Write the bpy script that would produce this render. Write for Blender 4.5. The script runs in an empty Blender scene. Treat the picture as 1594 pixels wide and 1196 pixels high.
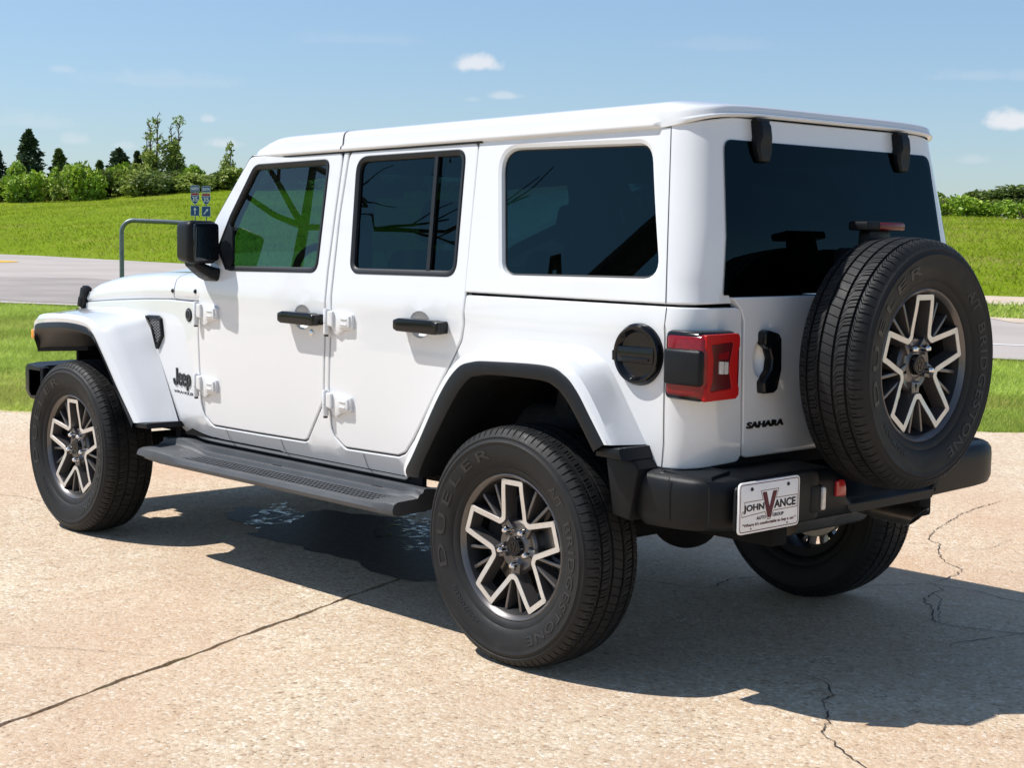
import bpy, bmesh, math, random
import numpy as np
from mathutils import Vector, Matrix, geometry

random.seed(7)
rng = np.random.default_rng(7)
rad = math.radians
scene = bpy.context.scene
col = scene.collection

# ---------------------------------------------------------------- camera
# x runs along the car towards its nose, y towards its near (driver's) side, z up; the rear axle stands over the origin
CAM = np.array([-3.72157, 4.41218, 1.44396])
YAW, PITCH, ROLL = -0.757373, -0.0969186, 0.0172836
f_ = np.array([math.cos(PITCH)*math.cos(YAW), math.cos(PITCH)*math.sin(YAW), math.sin(PITCH)])
r0 = np.array([math.sin(YAW), -math.cos(YAW), 0.0])
u0 = np.cross(r0, f_)
r_ = math.cos(ROLL)*r0 + math.sin(ROLL)*u0
u_ = -math.sin(ROLL)*r0 + math.cos(ROLL)*u0
cam_data = bpy.data.cameras.new("camera")
cam = bpy.data.objects.new("camera", cam_data)
col.objects.link(cam)
M = Matrix.Identity(4)
for i in range(3):
    M[i][0], M[i][1], M[i][2], M[i][3] = r_[i], u_[i], -f_[i], CAM[i]
cam.matrix_world = M
cam_data.sensor_width = 36.0
cam_data.lens = 2440.65/1594*36.0
cam_data.clip_start = 0.05
cam_data.clip_end = 4000
scene.camera = cam

# ---------------------------------------------------------------- light and exposure
SUNV = Vector((0.55, 0.45, 1.0)).normalized()
sun_el = math.asin(SUNV.z)
sun_rot = math.atan2(SUNV.x, SUNV.y)
world = bpy.data.worlds.new("World")
scene.world = world
world.use_nodes = True
wt = world.node_tree
wt.nodes.clear()
wout = wt.nodes.new("ShaderNodeOutputWorld")
bg = wt.nodes.new("ShaderNodeBackground")
sky = wt.nodes.new("ShaderNodeTexSky")
sky.sky_type = 'NISHITA'
sky.sun_disc = False
sky.sun_elevation = sun_el
sky.sun_rotation = sun_rot
sky.air_density = 1.0
sky.dust_density = 0.15
sky.ozone_density = 3.0
SKY_STRENGTH = 0.125
bg.inputs["Strength"].default_value = SKY_STRENGTH

def wnode(kind, **kw):
    n = wt.nodes.new(kind)
    for k, v in kw.items():
        setattr(n, k, v)
    return n

def wmath(op, a, b=None):
    n = wnode("ShaderNodeMath", operation=op)
    for i, v in enumerate((a, b)):
        if v is None:
            continue
        if isinstance(v, (int, float)):
            n.inputs[i].default_value = v
        else:
            wt.links.new(v, n.inputs[i])
    return n.outputs[0]

def sky_dir(px, py):
    d = f_ + r_*(px-797)/2440.65 + u_*(598-py)/2440.65
    return d/np.linalg.norm(d)

tc = wnode("ShaderNodeTexCoord")
nz = wnode("ShaderNodeTexNoise")
nz.inputs["Scale"].default_value = 42.0
nz.inputs["Detail"].default_value = 6.0
nz.inputs["Roughness"].default_value = 0.62
wt.links.new(tc.outputs["Generated"], nz.inputs["Vector"])
noise = nz.outputs["Fac"]
# small fair-weather clouds: (direction as seen in the picture, half width, half height, opacity)
CLOUDS = [(742, 101, 46, 19, .85), (788, 150, 40, 10, .42), (1582, 190, 52, 22, .9), (348, 224, 30, 13, .45), (325, 186, 14, 9, .4),
          (118, 218, 30, 14, .28), (190, 227, 28, 11, .25), (1515, 250, 40, 12, .2), (98, 108, 22, 10, .2), (735, 155, 20, 6, .15),
          (1530, 118, 80, 14, .13), (560, 62, 110, 15, .08), (250, 125, 140, 22, .12), (60, 190, 90, 20, .16), (1100, 70, 120, 16, .07),
          (2300, -300, 200, 70, .7), (-900, 120, 130, 50, .8), (-1500, -200, 180, 70, .7)]
total = None
for px, py, wx, wy, op in CLOUDS:
    d = sky_dir(px, py)
    side = np.cross(d, [0, 0, 1.0]); side /= np.linalg.norm(side)
    up = np.cross(side, d)
    def dot(v):
        n = wnode("ShaderNodeVectorMath", operation='DOT_PRODUCT')
        wt.links.new(tc.outputs["Generated"], n.inputs[0])
        n.inputs[1].default_value = tuple(v)
        return n.outputs["Value"]
    a = wmath('DIVIDE', dot(side), wx/2440.65)
    b0 = wmath('SUBTRACT', dot(up), 0.0)
    b = wmath('DIVIDE', b0, wy/2440.65)
    low = wmath('MULTIPLY', wmath('MINIMUM', b, 0.0), 0.7)          # flat underside, billowing top
    b = wmath('ADD', b, low)
    rr = wmath('SQRT', wmath('ADD', wmath('MULTIPLY', a, a), wmath('MULTIPLY', b, b)))
    e = wmath('ADD', rr, wmath('MULTIPLY', wmath('SUBTRACT', noise, 0.5), 2.2))
    mr = wnode("ShaderNodeMapRange", interpolation_type='SMOOTHSTEP')
    wt.links.new(e, mr.inputs["Value"])
    mr.inputs["From Min"].default_value = 1.05
    mr.inputs["From Max"].default_value = 0.25
    front = wmath('GREATER_THAN', dot(d), 0.5)
    m = wmath('MULTIPLY', wmath('MULTIPLY', mr.outputs["Result"], op), front)
    total = m if total is None else wmath('MAXIMUM', total, m)
cloud = wnode("ShaderNodeBackground")
cloud.inputs["Color"].default_value = (0.93, 0.95, 1.0, 1)
cloud.inputs["Strength"].default_value = 0.78
mixw = wnode("ShaderNodeMixShader")
wt.links.new(total, mixw.inputs[0])
wt.links.new(bg.outputs[0], mixw.inputs[1])
wt.links.new(cloud.outputs[0], mixw.inputs[2])
wt.links.new(mixw.outputs[0], wout.inputs["Surface"])
# summer haze keeps the low sky from glaring: damp the band near the horizon
sepz = wnode("ShaderNodeSeparateXYZ"); wt.links.new(tc.outputs["Generated"], sepz.inputs[0])
rz = wnode("ShaderNodeValToRGB")
rz.color_ramp.elements[0].position = 0.0; rz.color_ramp.elements[0].color = (0.56, 0.64, 0.79, 1)
rz.color_ramp.elements[1].position = 0.26; rz.color_ramp.elements[1].color = (0.98, 0.97, 0.93, 1)
wt.links.new(sepz.outputs["Z"], rz.inputs[0])
mz = wnode("ShaderNodeMix", data_type='RGBA', blend_type='MULTIPLY'); mz.inputs[0].default_value = 1.0
wt.links.new(sky.outputs[0], mz.inputs[6]); wt.links.new(rz.outputs[0], mz.inputs[7])
wt.links.new(mz.outputs[2], bg.inputs["Color"])

sun_data = bpy.data.lights.new("sun", 'SUN')
sun_data.energy = 4.8
sun_data.angle = rad(0.53)
sun_data.color = (1.0, 0.965, 0.92)
sun = bpy.data.objects.new("sun", sun_data)
col.objects.link(sun)
sun.rotation_euler = SUNV.to_track_quat('Z', 'Y').to_euler()
sun.location = (20, 16, 40)

scene.view_settings.view_transform = 'Standard'
scene.view_settings.look = 'None'
scene.view_settings.gamma = 1.0
scene.view_settings.exposure = 0.22
scene.render.engine = 'CYCLES'
scene.cycles.use_denoising = True
scene.cycles.max_bounces = 8
scene.cycles.transparent_max_bounces = 16

# ---------------------------------------------------------------- helpers
def tag(o, label=None, cat=None, group=None, kind=None):
    for k, v in (("label", label), ("category", cat), ("group", group), ("kind", kind)):
        if v:
            o[k] = v
    return o

def W(d, s, z=0.0):
    """a point d metres ahead of the photographer and s metres to the right, on the level z"""
    return (CAM[0] + d*math.cos(YAW) + s*math.sin(YAW), CAM[1] + d*math.sin(YAW) - s*math.cos(YAW), z)

def sstep(a, b, x):
    t = np.clip((x-a)/(b-a), 0, 1)
    return t*t*(3-2*t)

class Shader:
    """a Principled material with helpers for procedural variation"""
    def __init__(self, name, color, rough=0.5, metal=0.0, spec=0.5, coat=0.0):
        self.m = bpy.data.materials.new(name)
        self.m.use_nodes = True
        self.t = self.m.node_tree
        self.b = self.t.nodes["Principled BSDF"]
        self.b.inputs["Base Color"].default_value = (*color, 1)
        self.b.inputs["Roughness"].default_value = rough
        self.b.inputs["Metallic"].default_value = metal
        self.b.inputs["Specular IOR Level"].default_value = spec
        self.b.inputs["Coat Weight"].default_value = coat
        self.b.inputs["Coat Roughness"].default_value = 0.03
    def n(self, kind, **kw):
        x = self.t.nodes.new(kind)
        for k, v in kw.items():
            if k in x.inputs.keys():
                x.inputs[k].default_value = v
            else:
                setattr(x, k, v)
        return x
    def link(self, a, b):
        self.t.links.new(a, b)
    def coord(self, kind="Object"):
        return self.n("ShaderNodeTexCoord").outputs[kind]
    def noise(self, scale, detail=4, rough=0.55, coord=None, dist=0.0):
        x = self.n("ShaderNodeTexNoise", Scale=scale, Detail=detail, Roughness=rough, Distortion=dist)
        self.link(coord if coord is not None else self.coord(), x.inputs["Vector"])
        return x.outputs["Fac"]
    def voronoi(self, scale, feature='F1', out="Distance", coord=None):
        x = self.n("ShaderNodeTexVoronoi", feature=feature, Scale=scale)
        self.link(coord if coord is not None else self.coord(), x.inputs["Vector"])
        return x.outputs[out]
    def ramp(self, fac, stops):
        x = self.n("ShaderNodeValToRGB")
        el = x.color_ramp.elements
        while len(el) < len(stops):
            el.new(0.5)
        for e, (p, c) in zip(el, stops):
            e.position = p
            e.color = (*c, 1) if len(c) == 3 else c
        self.link(fac, x.inputs[0])
        return x.outputs[0]
    def mix(self, fac, a, b, mode='MIX'):
        x = self.n("ShaderNodeMix", data_type='RGBA', blend_type=mode)
        for i, v in ((0, fac), (6, a), (7, b)):
            if isinstance(v, (int, float)):
                x.inputs[i].default_value = v
            elif isinstance(v, tuple):
                x.inputs[i].default_value = (*v, 1)
            else:
                self.link(v, x.inputs[i])
        return x.outputs[2]
    def math(self, op, a, b=0.0, c=None):
        x = self.n("ShaderNodeMath", operation=op)
        for i, v in enumerate((a, b, c)):
            if v is None:
                continue
            if isinstance(v, (int, float)):
                x.inputs[i].default_value = v
            else:
                self.link(v, x.inputs[i])
        return x.outputs[0]
    def color(self, sock):
        self.link(sock, self.b.inputs["Base Color"]); return self
    def rough(self, sock):
        self.link(sock, self.b.inputs["Roughness"]); return self
    def bump(self, sock, strength=0.3, dist=0.01):
        x = self.n("ShaderNodeBump", Strength=strength, Distance=dist)
        self.link(sock, x.inputs["Height"])
        self.link(x.outputs[0], self.b.inputs["Normal"]); return self

def simple(name, color, rough=0.5, metal=0.0, spec=0.5, coat=0.0, var=0.12, scale=6.0, grain=0.0, gscale=600.0):
    """plain surface with slight unevenness of tone and, if asked, a fine moulded grain"""
    s = Shader(name, color, rough, metal, spec, coat)
    nf = s.noise(scale, 5)
    lo = tuple(max(0, c*(1-var)) for c in color)
    hi = tuple(min(1, c*(1+var)) for c in color)
    s.color(s.ramp(nf, [(0.3, lo), (0.7, hi)]))
    if grain:
        s.bump(s.noise(gscale, 2), grain, 0.002)
    return s.m

# ---------------------------------------------------------------- mesh builder
class MB:
    def __init__(self):
        self.v, self.f, self.m = [], [], []
    def add(self, verts, faces, mi=0):
        o = len(self.v)
        self.v += [tuple(float(c) for c in p) for p in verts]
        self.f += [tuple(i+o for i in f) for f in faces]
        self.m += [mi]*len(faces)
        return self
    def bm(self, b, mi=0, fn=None):
        b.verts.index_update()
        vs = [tuple(v.co) for v in b.verts]
        if fn:
            vs = [fn(*p) for p in vs]
        self.add(vs, [[v.index for v in f.verts] for f in b.faces], mi)
        b.free()
        return self
    def box(self, c, size, mi=0, rot=None, bev=0.0, seg=2, fn=None):
        b = bmesh.new()
        bmesh.ops.create_cube(b, size=1.0)
        for v in b.verts:
            v.co = Vector((v.co.x*size[0], v.co.y*size[1], v.co.z*size[2]))
        if bev:
            bmesh.ops.bevel(b, geom=b.edges[:], offset=bev, segments=seg, profile=0.5, affect='EDGES', clamp_overlap=True)
        R = rot or Matrix.Identity(3)
        cc = Vector(c)
        for v in b.verts:
            v.co = R @ v.co + cc
        return self.bm(b, mi, fn)
    def prism(self, poly, w0, w1, fn, mi=0, bev=0.0, seg=2):
        """a 2-D outline given thickness between w0 and w1, mapped by fn(u, v, w)"""
        b = bmesh.new()
        vs = [b.verts.new((p[0], p[1], w0)) for p in poly]
        face = b.faces.new(vs)
        r = bmesh.ops.extrude_face_region(b, geom=[face])
        for g in r['geom']:
            if isinstance(g, bmesh.types.BMVert):
                g.co.z = w1
        bmesh.ops.recalc_face_normals(b, faces=b.faces[:])
        if bev:
            top = [e for e in b.edges if all(abs(v.co.z-w1) < 1e-7 for v in e.verts)]
            bmesh.ops.bevel(b, geom=top, offset=bev, segments=seg, profile=0.5, affect='EDGES', clamp_overlap=True)
        bmesh.ops.triangulate(b, faces=[f for f in b.faces if len(f.verts) > 4])
        # keep faces outward after the mapping
        p0 = Vector(fn(0, 0, 0)); ax = Vector(fn(1e-3, 0, 0))-p0; ay = Vector(fn(0, 1e-3, 0))-p0; az = Vector(fn(0, 0, 1e-3))-p0
        if ax.cross(ay).dot(az) < 0:
            bmesh.ops.reverse_faces(b, faces=b.faces[:])
        return self.bm(b, mi, fn)
    def loft(self, rings, closed=True, mi=0, cap0=False, cap1=False, flip=False, loop=False):
        n = len(rings[0])
        vs = [p for r in rings for p in r]
        fs = []
        R = len(rings)
        for i in range(R if loop else R-1):
            a, b = i*n, ((i+1) % R)*n
            for j in range(n if closed else n-1):
                k = (j+1) % n
                q = (a+j, a+k, b+k, b+j)
                fs.append(q[::-1] if flip else q)
        if cap0:
            q = tuple(range(n))
            fs.append(q if flip else q[::-1])
        if cap1:
            q = tuple(range((R-1)*n, R*n))
            fs.append(q[::-1] if flip else q)
        return self.add(vs, fs, mi)
    def tube(self, path, r, n=12, mi=0, caps=True, loop=False):
        P = [Vector(p) for p in path]
        rr = r if isinstance(r, (list, tuple)) else [r]*len(P)
        rings = []
        prev = None
        for i, p in enumerate(P):
            if loop:
                t = P[(i+1) % len(P)]-P[i-1]
            else:
                t = P[min(i+1, len(P)-1)]-P[max(i-1, 0)]
            t.normalize()
            if prev is None:
                a = t.orthogonal().normalized()
            else:
                a = (prev - t*prev.dot(t)).normalized()
            prev = a
            b = t.cross(a)
            rings.append([p + a*(rr[i]*math.cos(2*math.pi*k/n)) + b*(rr[i]*math.sin(2*math.pi*k/n)) for k in range(n)])
        return self.loft(rings, True, mi, caps and not loop, caps and not loop, loop=loop)
    def revolve(self, prof, n, fn, mi=0, closed=False, flip=False):
        """profile of (radius, along) turned about an axis; fn(a, b, along)"""
        rings = []
        for k in range(n):
            t = 2*math.pi*k/n
            rings.append([fn(r*math.cos(t), r*math.sin(t), h) for r, h in prof])
        return self.loft(rings, closed, mi, loop=True, flip=flip)
    def mesh(self, name, mats, angle=35, merge=True, smooth=True):
        me = bpy.data.meshes.new(name)
        me.from_pydata(self.v, [], self.f)
        me.polygons.foreach_set("material_index", self.m)
        for m in mats:
            me.materials.append(m)
        if merge:
            b = bmesh.new(); b.from_mesh(me)
            bmesh.ops.remove_doubles(b, verts=b.verts[:], dist=1e-5)
            b.to_mesh(me); b.free()
        if smooth:
            me.shade_smooth()
            me.set_sharp_from_angle(angle=rad(angle))
        me.update()
        return me
    def build(self, name, mats, parent=None, label=None, **kw):
        if not isinstance(mats, (list, tuple)):
            mats = [mats]
        o = bpy.data.objects.new(name, self.mesh(name, mats, **kw))
        col.objects.link(o)
        o.parent = parent
        if label:
            o["label"] = label
        return o
    def pair(self, name, mats, parents=(None, None), labels=(None, None), **kw):
        """the part and its mirror image on the other side of the car"""
        L = self.build(name, mats, parents[0], labels[0], **kw)
        me = L.data.copy()
        b = bmesh.new(); b.from_mesh(me)
        for v in b.verts:
            v.co.y = -v.co.y
        bmesh.ops.reverse_faces(b, faces=b.faces[:])
        b.to_mesh(me); b.free()
        R = bpy.data.objects.new(name, me)
        col.objects.link(R)
        R.parent = parents[1]
        if labels[1]:
            R["label"] = labels[1]
        return L, R

def even_shading(*obs):
    """let the large faces of a pressing rule its shading, so rolled edges leave no smudges"""
    for o in obs:
        w = o.modifiers.new("even shading", 'WEIGHTED_NORMAL')
        w.weight = 100
        w.keep_sharp = True

def empty(name, loc=(0, 0, 0), parent=None):
    o = bpy.data.objects.new(name, None)
    o.empty_display_size = 0.2
    o.location = loc
    o.parent = parent
    col.objects.link(o)
    return o

def rnd(pts, r=0.02, n=5):
    """round the corners of a polygon; a point may carry its own radius as third value"""
    out = []
    N = len(pts)
    for i in range(N):
        p = Vector(pts[i][:2]); a = Vector(pts[i-1][:2]); b = Vector(pts[(i+1) % N][:2])
        q = pts[i][2] if len(pts[i]) > 2 else r
        if q <= 0:
            out.append(tuple(p)); continue
        da, db = (a-p), (b-p)
        la, lb = da.length, db.length
        ang = da.angle(db, math.pi)
        if ang > 3.05:
            out.append(tuple(p)); continue
        t = min(q/math.tan(ang/2), 0.48*la, 0.48*lb)
        p0, p1 = p+da.normalized()*t, p+db.normalized()*t
        for k in range(n+1):
            s = k/n
            out.append(tuple(p0*(1-s)**2 + p*2*s*(1-s) + p1*s*s))
    return out

def smooth_line(pts, sub=6):
    """Catmull-Rom through points of any dimension"""
    P = [np.array(p, float) for p in pts]
    out = []
    for i in range(len(P)-1):
        p0, p1, p2, p3 = P[max(i-1, 0)], P[i], P[i+1], P[min(i+2, len(P)-1)]
        for k in range(sub):
            t = k/sub
            out.append(0.5*(2*p1 + (p2-p0)*t + (2*p0-5*p1+4*p2-p3)*t*t + (3*p1-p0-3*p2+p3)*t**3))
    out.append(P[-1])
    return out

def resample(poly, step):
    out = []
    N = len(poly)
    for i in range(N):
        a, b = np.array(poly[i][:2], float), np.array(poly[(i+1) % N][:2], float)
        L = np.linalg.norm(b-a)
        k = max(1, int(math.ceil(L/step)))
        for j in range(k):
            q = a+(b-a)*j/k
            if not out or np.linalg.norm(q-out[-1]) > 1e-5:
                out.append(q)
    if np.linalg.norm(out[0]-out[-1]) < 1e-5:
        out.pop()
    return np.array(out)

def area2(P):
    x, y = P[:, 0], P[:, 1]
    return np.sum(x*np.roll(y, -1)-np.roll(x, -1)*y)

def inset(P, d):
    """move a counter-clockwise outline inwards by d"""
    a, b = np.roll(P, 1, 0), np.roll(P, -1, 0)
    e1, e2 = P-a, b-P
    e1 /= np.linalg.norm(e1, axis=1)[:, None]; e2 /= np.linalg.norm(e2, axis=1)[:, None]
    n1 = np.stack([-e1[:, 1], e1[:, 0]], 1); n2 = np.stack([-e2[:, 1], e2[:, 0]], 1)
    m = n1+n2
    L = np.maximum(np.sum(m*m, 1), 0.6)
    return P + m*(2*d/L)[:, None]*1.0

def inside(P, Q):
    """which of the points Q lie inside polygon P"""
    x, y = Q[:, 0], Q[:, 1]
    r = np.zeros(len(Q), bool)
    px, py = P[:, 0], P[:, 1]
    j = len(P)-1
    for i in range(len(P)):
        c = ((py[i] > y) != (py[j] > y))
        with np.errstate(divide='ignore', invalid='ignore'):
            xx = (px[j]-px[i])*(y-py[i])/(py[j]-py[i]+1e-30)+px[i]
        r ^= c & (x < xx)
        j = i
    return r

def S_of(F, sgn=1.0):
    """turn a surface F(u, v) into S(u, v, depth along the outward normal)"""
    def S(u, v, d=0.0):
        p = np.array(F(u, v))
        if d == 0.0:
            return p
        h = 1e-4
        a = np.array(F(u+h, v))-np.array(F(u-h, v)); b = np.array(F(u, v+h))-np.array(F(u, v-h))
        n = np.cross(a, b); n /= np.linalg.norm(n)
        return p + n*sgn*d
    return S

def panel(mb, outline, S, holes=(), t=0.03, b=0.006, g=0.05, mi=0, hb=None, off=0.0, ht=None, rim=True):
    """a pressed sheet: outline and holes in the surface's own (u, v), rolled edges of radius b, edge depth t"""
    hb = b if hb is None else hb
    ht = t if ht is None else ht
    O = resample(outline, g)
    if area2(O) < 0:
        O = O[::-1]
    Hs = []
    for h in holes:
        H = resample(h, g)
        if area2(H) < 0:
            H = H[::-1]
        Hs.append(H)
    loops = [(O, [inset(O, b), inset(O, b*0.3), O, O], [-4e-5, -b*0.3, -b, -t], 1)]
    for H in Hs:
        loops.append((H, [inset(H, -hb), inset(H, -hb*0.3), H, H], [-4e-5, -hb*0.3, -hb, -ht], -1))
    pts, edges = [], []
    for L in loops:
        s = len(pts)
        q = L[1][0]
        pts += [tuple(p) for p in q]
        edges += [(s+i, s+(i+1) % len(q)) for i in range(len(q))]
    B = np.array(pts)
    lo, hi = B.min(0), B.max(0)
    gx, gy = np.meshgrid(np.arange(lo[0]+g/2, hi[0], g), np.arange(lo[1]+g/2, hi[1], g))
    Q = np.stack([gx.ravel(), gy.ravel()], 1)
    ok = inside(loops[0][1][0], Q)
    for L in loops[1:]:
        ok &= ~inside(L[1][0], Q)
    Q = Q[ok]
    if len(Q):
        dmin = np.min(np.linalg.norm(Q[:, None]-B[None], axis=2), axis=1)
        Q = Q[dmin > 0.55*g]
    allp = [Vector(p) for p in pts] + [Vector(p) for p in Q]
    V, E, F, *_ = geometry.delaunay_2d_cdt(allp, edges, [], 0, 1e-7)
    VV = np.array([tuple(v) for v in V])
    C = np.array([VV[list(f)].mean(0) for f in F])
    keep = inside(loops[0][1][0], C)
    for L in loops[1:]:
        keep &= ~inside(L[1][0], C)
    P3 = [S(p[0], p[1], off) for p in VV]
    F = [tuple(f) for f, k in zip(F, keep) if k]
    f0 = F[len(F)//2]
    a, bb, c = (np.array(P3[i]) for i in f0[:3])
    uv = VV[list(f0)].mean(0)
    out = np.array(S(uv[0], uv[1], off+1e-3))-np.array(S(uv[0], uv[1], off))
    flip = np.dot(np.cross(bb-a, c-a), out) < 0
    mb.add(P3, [f[::-1] if flip else f for f in F], mi)
    for L in loops if rim else ():
        rings = [[S(p[0], p[1], off+dd) for p in ring] for ring, dd in zip(L[1], L[2])]
        mb.loft(rings, True, mi, flip=((L[3] > 0) == (not flip)))
    return mb

def text_poly(body, size=1.0, offset=0.0, shear=0.0, space=1.0, align='LEFT', res=3):
    """outline letters as a flat mesh: (points, faces) in the text's own plane"""
    cu = bpy.data.curves.new("lettering", 'FONT')
    cu.body = body; cu.size = size; cu.offset = offset; cu.shear = shear; cu.space_character = space
    cu.align_x = align; cu.resolution_u = res
    o = bpy.data.objects.new("lettering", cu)
    col.objects.link(o)
    dg = bpy.context.evaluated_depsgraph_get(); dg.update()
    me = bpy.data.meshes.new_from_object(o.evaluated_get(dg))
    v = np.array([tuple(p.co) for p in me.vertices])
    f = [tuple(p.vertices) for p in me.polygons]
    bpy.data.objects.remove(o); bpy.data.curves.remove(cu); bpy.data.meshes.remove(me)
    return v, f

def letters(mb, body, fn, width=None, height=None, origin=(0, 0), depth=0.002, mi=0, **kw):
    """raised letters fitted in a width x height box at origin; fn(u, v, w) places them"""
    v, f = text_poly(body, **kw)
    lo, hi = v.min(0), v.max(0)
    sx = width/(hi[0]-lo[0]) if width else 1.0
    sy = height/(hi[1]-lo[1]) if height else sx
    if not width:
        sx = sy
    u = (v[:, 0]-lo[0])*sx+origin[0]; w = (v[:, 1]-lo[1])*sy+origin[1]
    top = [fn(a, b, depth) for a, b in zip(u, w)]
    bot = [fn(a, b, 0.0) for a, b in zip(u, w)]
    # wall quads round the free edges
    cnt = {}
    for q in f:
        for i in range(len(q)):
            e = (q[i], q[(i+1) % len(q)])
            cnt[tuple(sorted(e))] = cnt.get(tuple(sorted(e)), 0)+1
    n = len(top)
    faces = [tuple(q) for q in f]
    for q in f:
        for i in range(len(q)):
            e = (q[i], q[(i+1) % len(q)])
            if cnt[tuple(sorted(e))] == 1:
                faces.append((e[1], e[0], e[0]+n, e[1]+n))
    p0 = Vector(fn(origin[0], origin[1], 0)); ax = Vector(fn(origin[0]+1e-3, origin[1], 0))-p0
    ay = Vector(fn(origin[0], origin[1]+1e-3, 0))-p0; az = Vector(fn(origin[0], origin[1], 1e-3))-p0
    if ax.cross(ay).dot(az) < 0:
        faces = [q[::-1] for q in faces]
    return mb.add(top+bot, faces, mi)

# ---------------------------------------------------------------- setting: ground, road, drive
def grass_shader(name, base, dry, scale=1.0):
    s = Shader(name, base, 0.85, 0, 0.05)
    co = s.coord()
    big = s.noise(0.35*scale, 5, 0.6, co)
    mid = s.noise(3.0*scale, 4, 0.6, co)
    fine = s.noise(38*scale, 3, 0.7, co)
    c1 = s.ramp(big, [(0.34, tuple(c*0.72 for c in base)), (0.50, base), (0.64, dry)])
    c2 = s.mix(s.math('MULTIPLY', mid, 0.7), c1, tuple(c*0.62 for c in base))
    c3 = s.mix(s.ramp(fine, [(0.35, (0, 0, 0)), (0.7, (1, 1, 1))]), tuple(c*0.7 for c in base), c2)
    s.color(c3)
    s.bump(fine, 0.8, 0.05)
    return s.m

GREEN = (0.235, 0.335, 0.014)
m_lawn = grass_shader("lawn_soil", (0.34, 0.44, 0.06), (0.40, 0.46, 0.10))
m_hill = grass_shader("meadow", GREEN, (0.35, 0.34, 0.06), 0.6)

def far_edge(s):      # where the far side of the roads meets the foot of the slope
    return np.interp(s, [-60, -34, -21.7, -12.7, 0, 9, 14, 40, 80], [94, 81, 71, 60.5, 49.5, 42.5, 40, 30, 15])
def crest(s):
    return np.interp(s, [-80, -45, -24, 0, 20, 37, 80], [3.5, 3.85, 4.5, 3.8, 2.7, 2.45, 2.2])
def slope_len(s):
    return np.interp(s, [-40, 0, 15, 40], [52, 50, 46, 46])
def ground_z(d, s):
    t = (d-far_edge(s))/slope_len(s)
    h = crest(s)*np.clip(t, 0, 1)**0.85
    h = h*np.clip((d-far_edge(s))/3.0, 0, 1)
    wob = 0.10*np.sin(d*0.31+s*0.17)*np.sin(s*0.23+1.3)+0.05*np.sin(d*0.9)*np.sin(s*0.71)
    return -0.03 + h + wob*np.clip((d-far_edge(s))/12, 0, 1)

mb = MB()
dd = np.concatenate([np.arange(-14, 40, 3.0), np.arange(40, 150, 1.5), np.arange(150, 420, 15), [520, 800, 1400, 2600]])
ss = np.concatenate([[-2600, -900, -400, -200, -120], np.arange(-80, 80.1, 2.0), [120, 200, 400, 900, 2600]])
vs = []
for d in dd:
    for s in ss:
        vs.append(W(d, s, float(ground_z(d, np.clip(s, -80, 80)))-max(0, d-260)*0.004))
n = len(ss)
fs = [(i*n+j, i*n+j+1, (i+1)*n+j+1, (i+1)*n+j) for i in range(len(dd)-1) for j in range(n-1)]
mb.add(vs, [f[::-1] for f in fs])
tag(mb.build("grass_ground", m_hill, merge=False, angle=80), kind='structure')

# the exposed-aggregate drive: two slabs with an open joint between them
s = Shader("exposed_aggregate_concrete", (0.5, 0.4, 0.3), 0.85, 0, 0.3)
co = s.coord()
cell = s.n("ShaderNodeTexVoronoi", feature='F1', Scale=70.0); s.link(co, cell.inputs["Vector"])
cellc = s.n("ShaderNodeTexVoronoi", feature='F1', Scale=34.0); s.link(co, cellc.inputs["Vector"])
sep = s.n("ShaderNodeSeparateColor"); s.link(cell.outputs["Color"], sep.inputs[0])
sep2 = s.n("ShaderNodeSeparateColor"); s.link(cellc.outputs["Color"], sep2.inputs[0])
stone = s.ramp(sep.outputs[0], [(0.0, (0.17, 0.09, 0.05)), (0.14, (0.44, 0.29, 0.17)), (0.40, (0.62, 0.46, 0.29)), (0.72, (0.74, 0.60, 0.42)), (1.0, (0.88, 0.80, 0.66))])
stone2 = s.ramp(sep2.outputs[1], [(0.0, (0.18, 0.10, 0.06)), (0.10, (0.54, 0.38, 0.23)), (0.6, (0.66, 0.50, 0.33)), (1.0, (0.80, 0.67, 0.50))])
big = s.noise(0.9, 5, 0.6, co)
c = s.mix(0.45, stone, stone2)
matrix = s.ramp(s.noise(2.2, 6, 0.65, co), [(0.3, (0.54, 0.39, 0.24)), (0.7, (0.66, 0.50, 0.33))])
c = s.mix(s.ramp(cell.outputs["Distance"], [(0.42, (0, 0, 0)), (0.72, (0.85, 0.85, 0.85))]), c, matrix)
c = s.mix(s.ramp(big, [(0.38, (0.55, 0.55, 0.55)), (0.62, (0, 0, 0))]), c, (0.52, 0.33, 0.205))
stain = s.noise(0.33, 4, 0.6, co)
c = s.mix(s.ramp(stain, [(0.45, (0, 0, 0)), (0.68, (0.55, 0.55, 0.55))]), c, (0.60, 0.355, 0.20))
pv = s.n("ShaderNodeTexVoronoi", feature='F1', Scale=42.0); s.link(co, pv.inputs["Vector"])
psep = s.n("ShaderNodeSeparateColor"); s.link(pv.outputs["Color"], psep.inputs[0])
pit = s.ramp(pv.outputs["Distance"], [(0.13, (0.62, 0.62, 0.62)), (0.26, (0, 0, 0))])
pick = s.ramp(psep.outputs[2], [(0.66, (0, 0, 0)), (0.74, (1, 1, 1))])
c = s.mix(s.math('MULTIPLY', pit, pick), c, (0.16, 0.10, 0.065))
white = s.ramp(psep.outputs[1], [(0.86, (0, 0, 0)), (0.92, (0.7, 0.7, 0.7))])
c = s.mix(s.math('MULTIPLY', s.ramp(pv.outputs["Distance"], [(0.22, (1, 1, 1)), (0.36, (0, 0, 0))]), white), c, (0.80, 0.70, 0.56))
c = s.mix(1.0, c, (1.12, 1.20, 1.30), 'MULTIPLY')
s.color(c)
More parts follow.
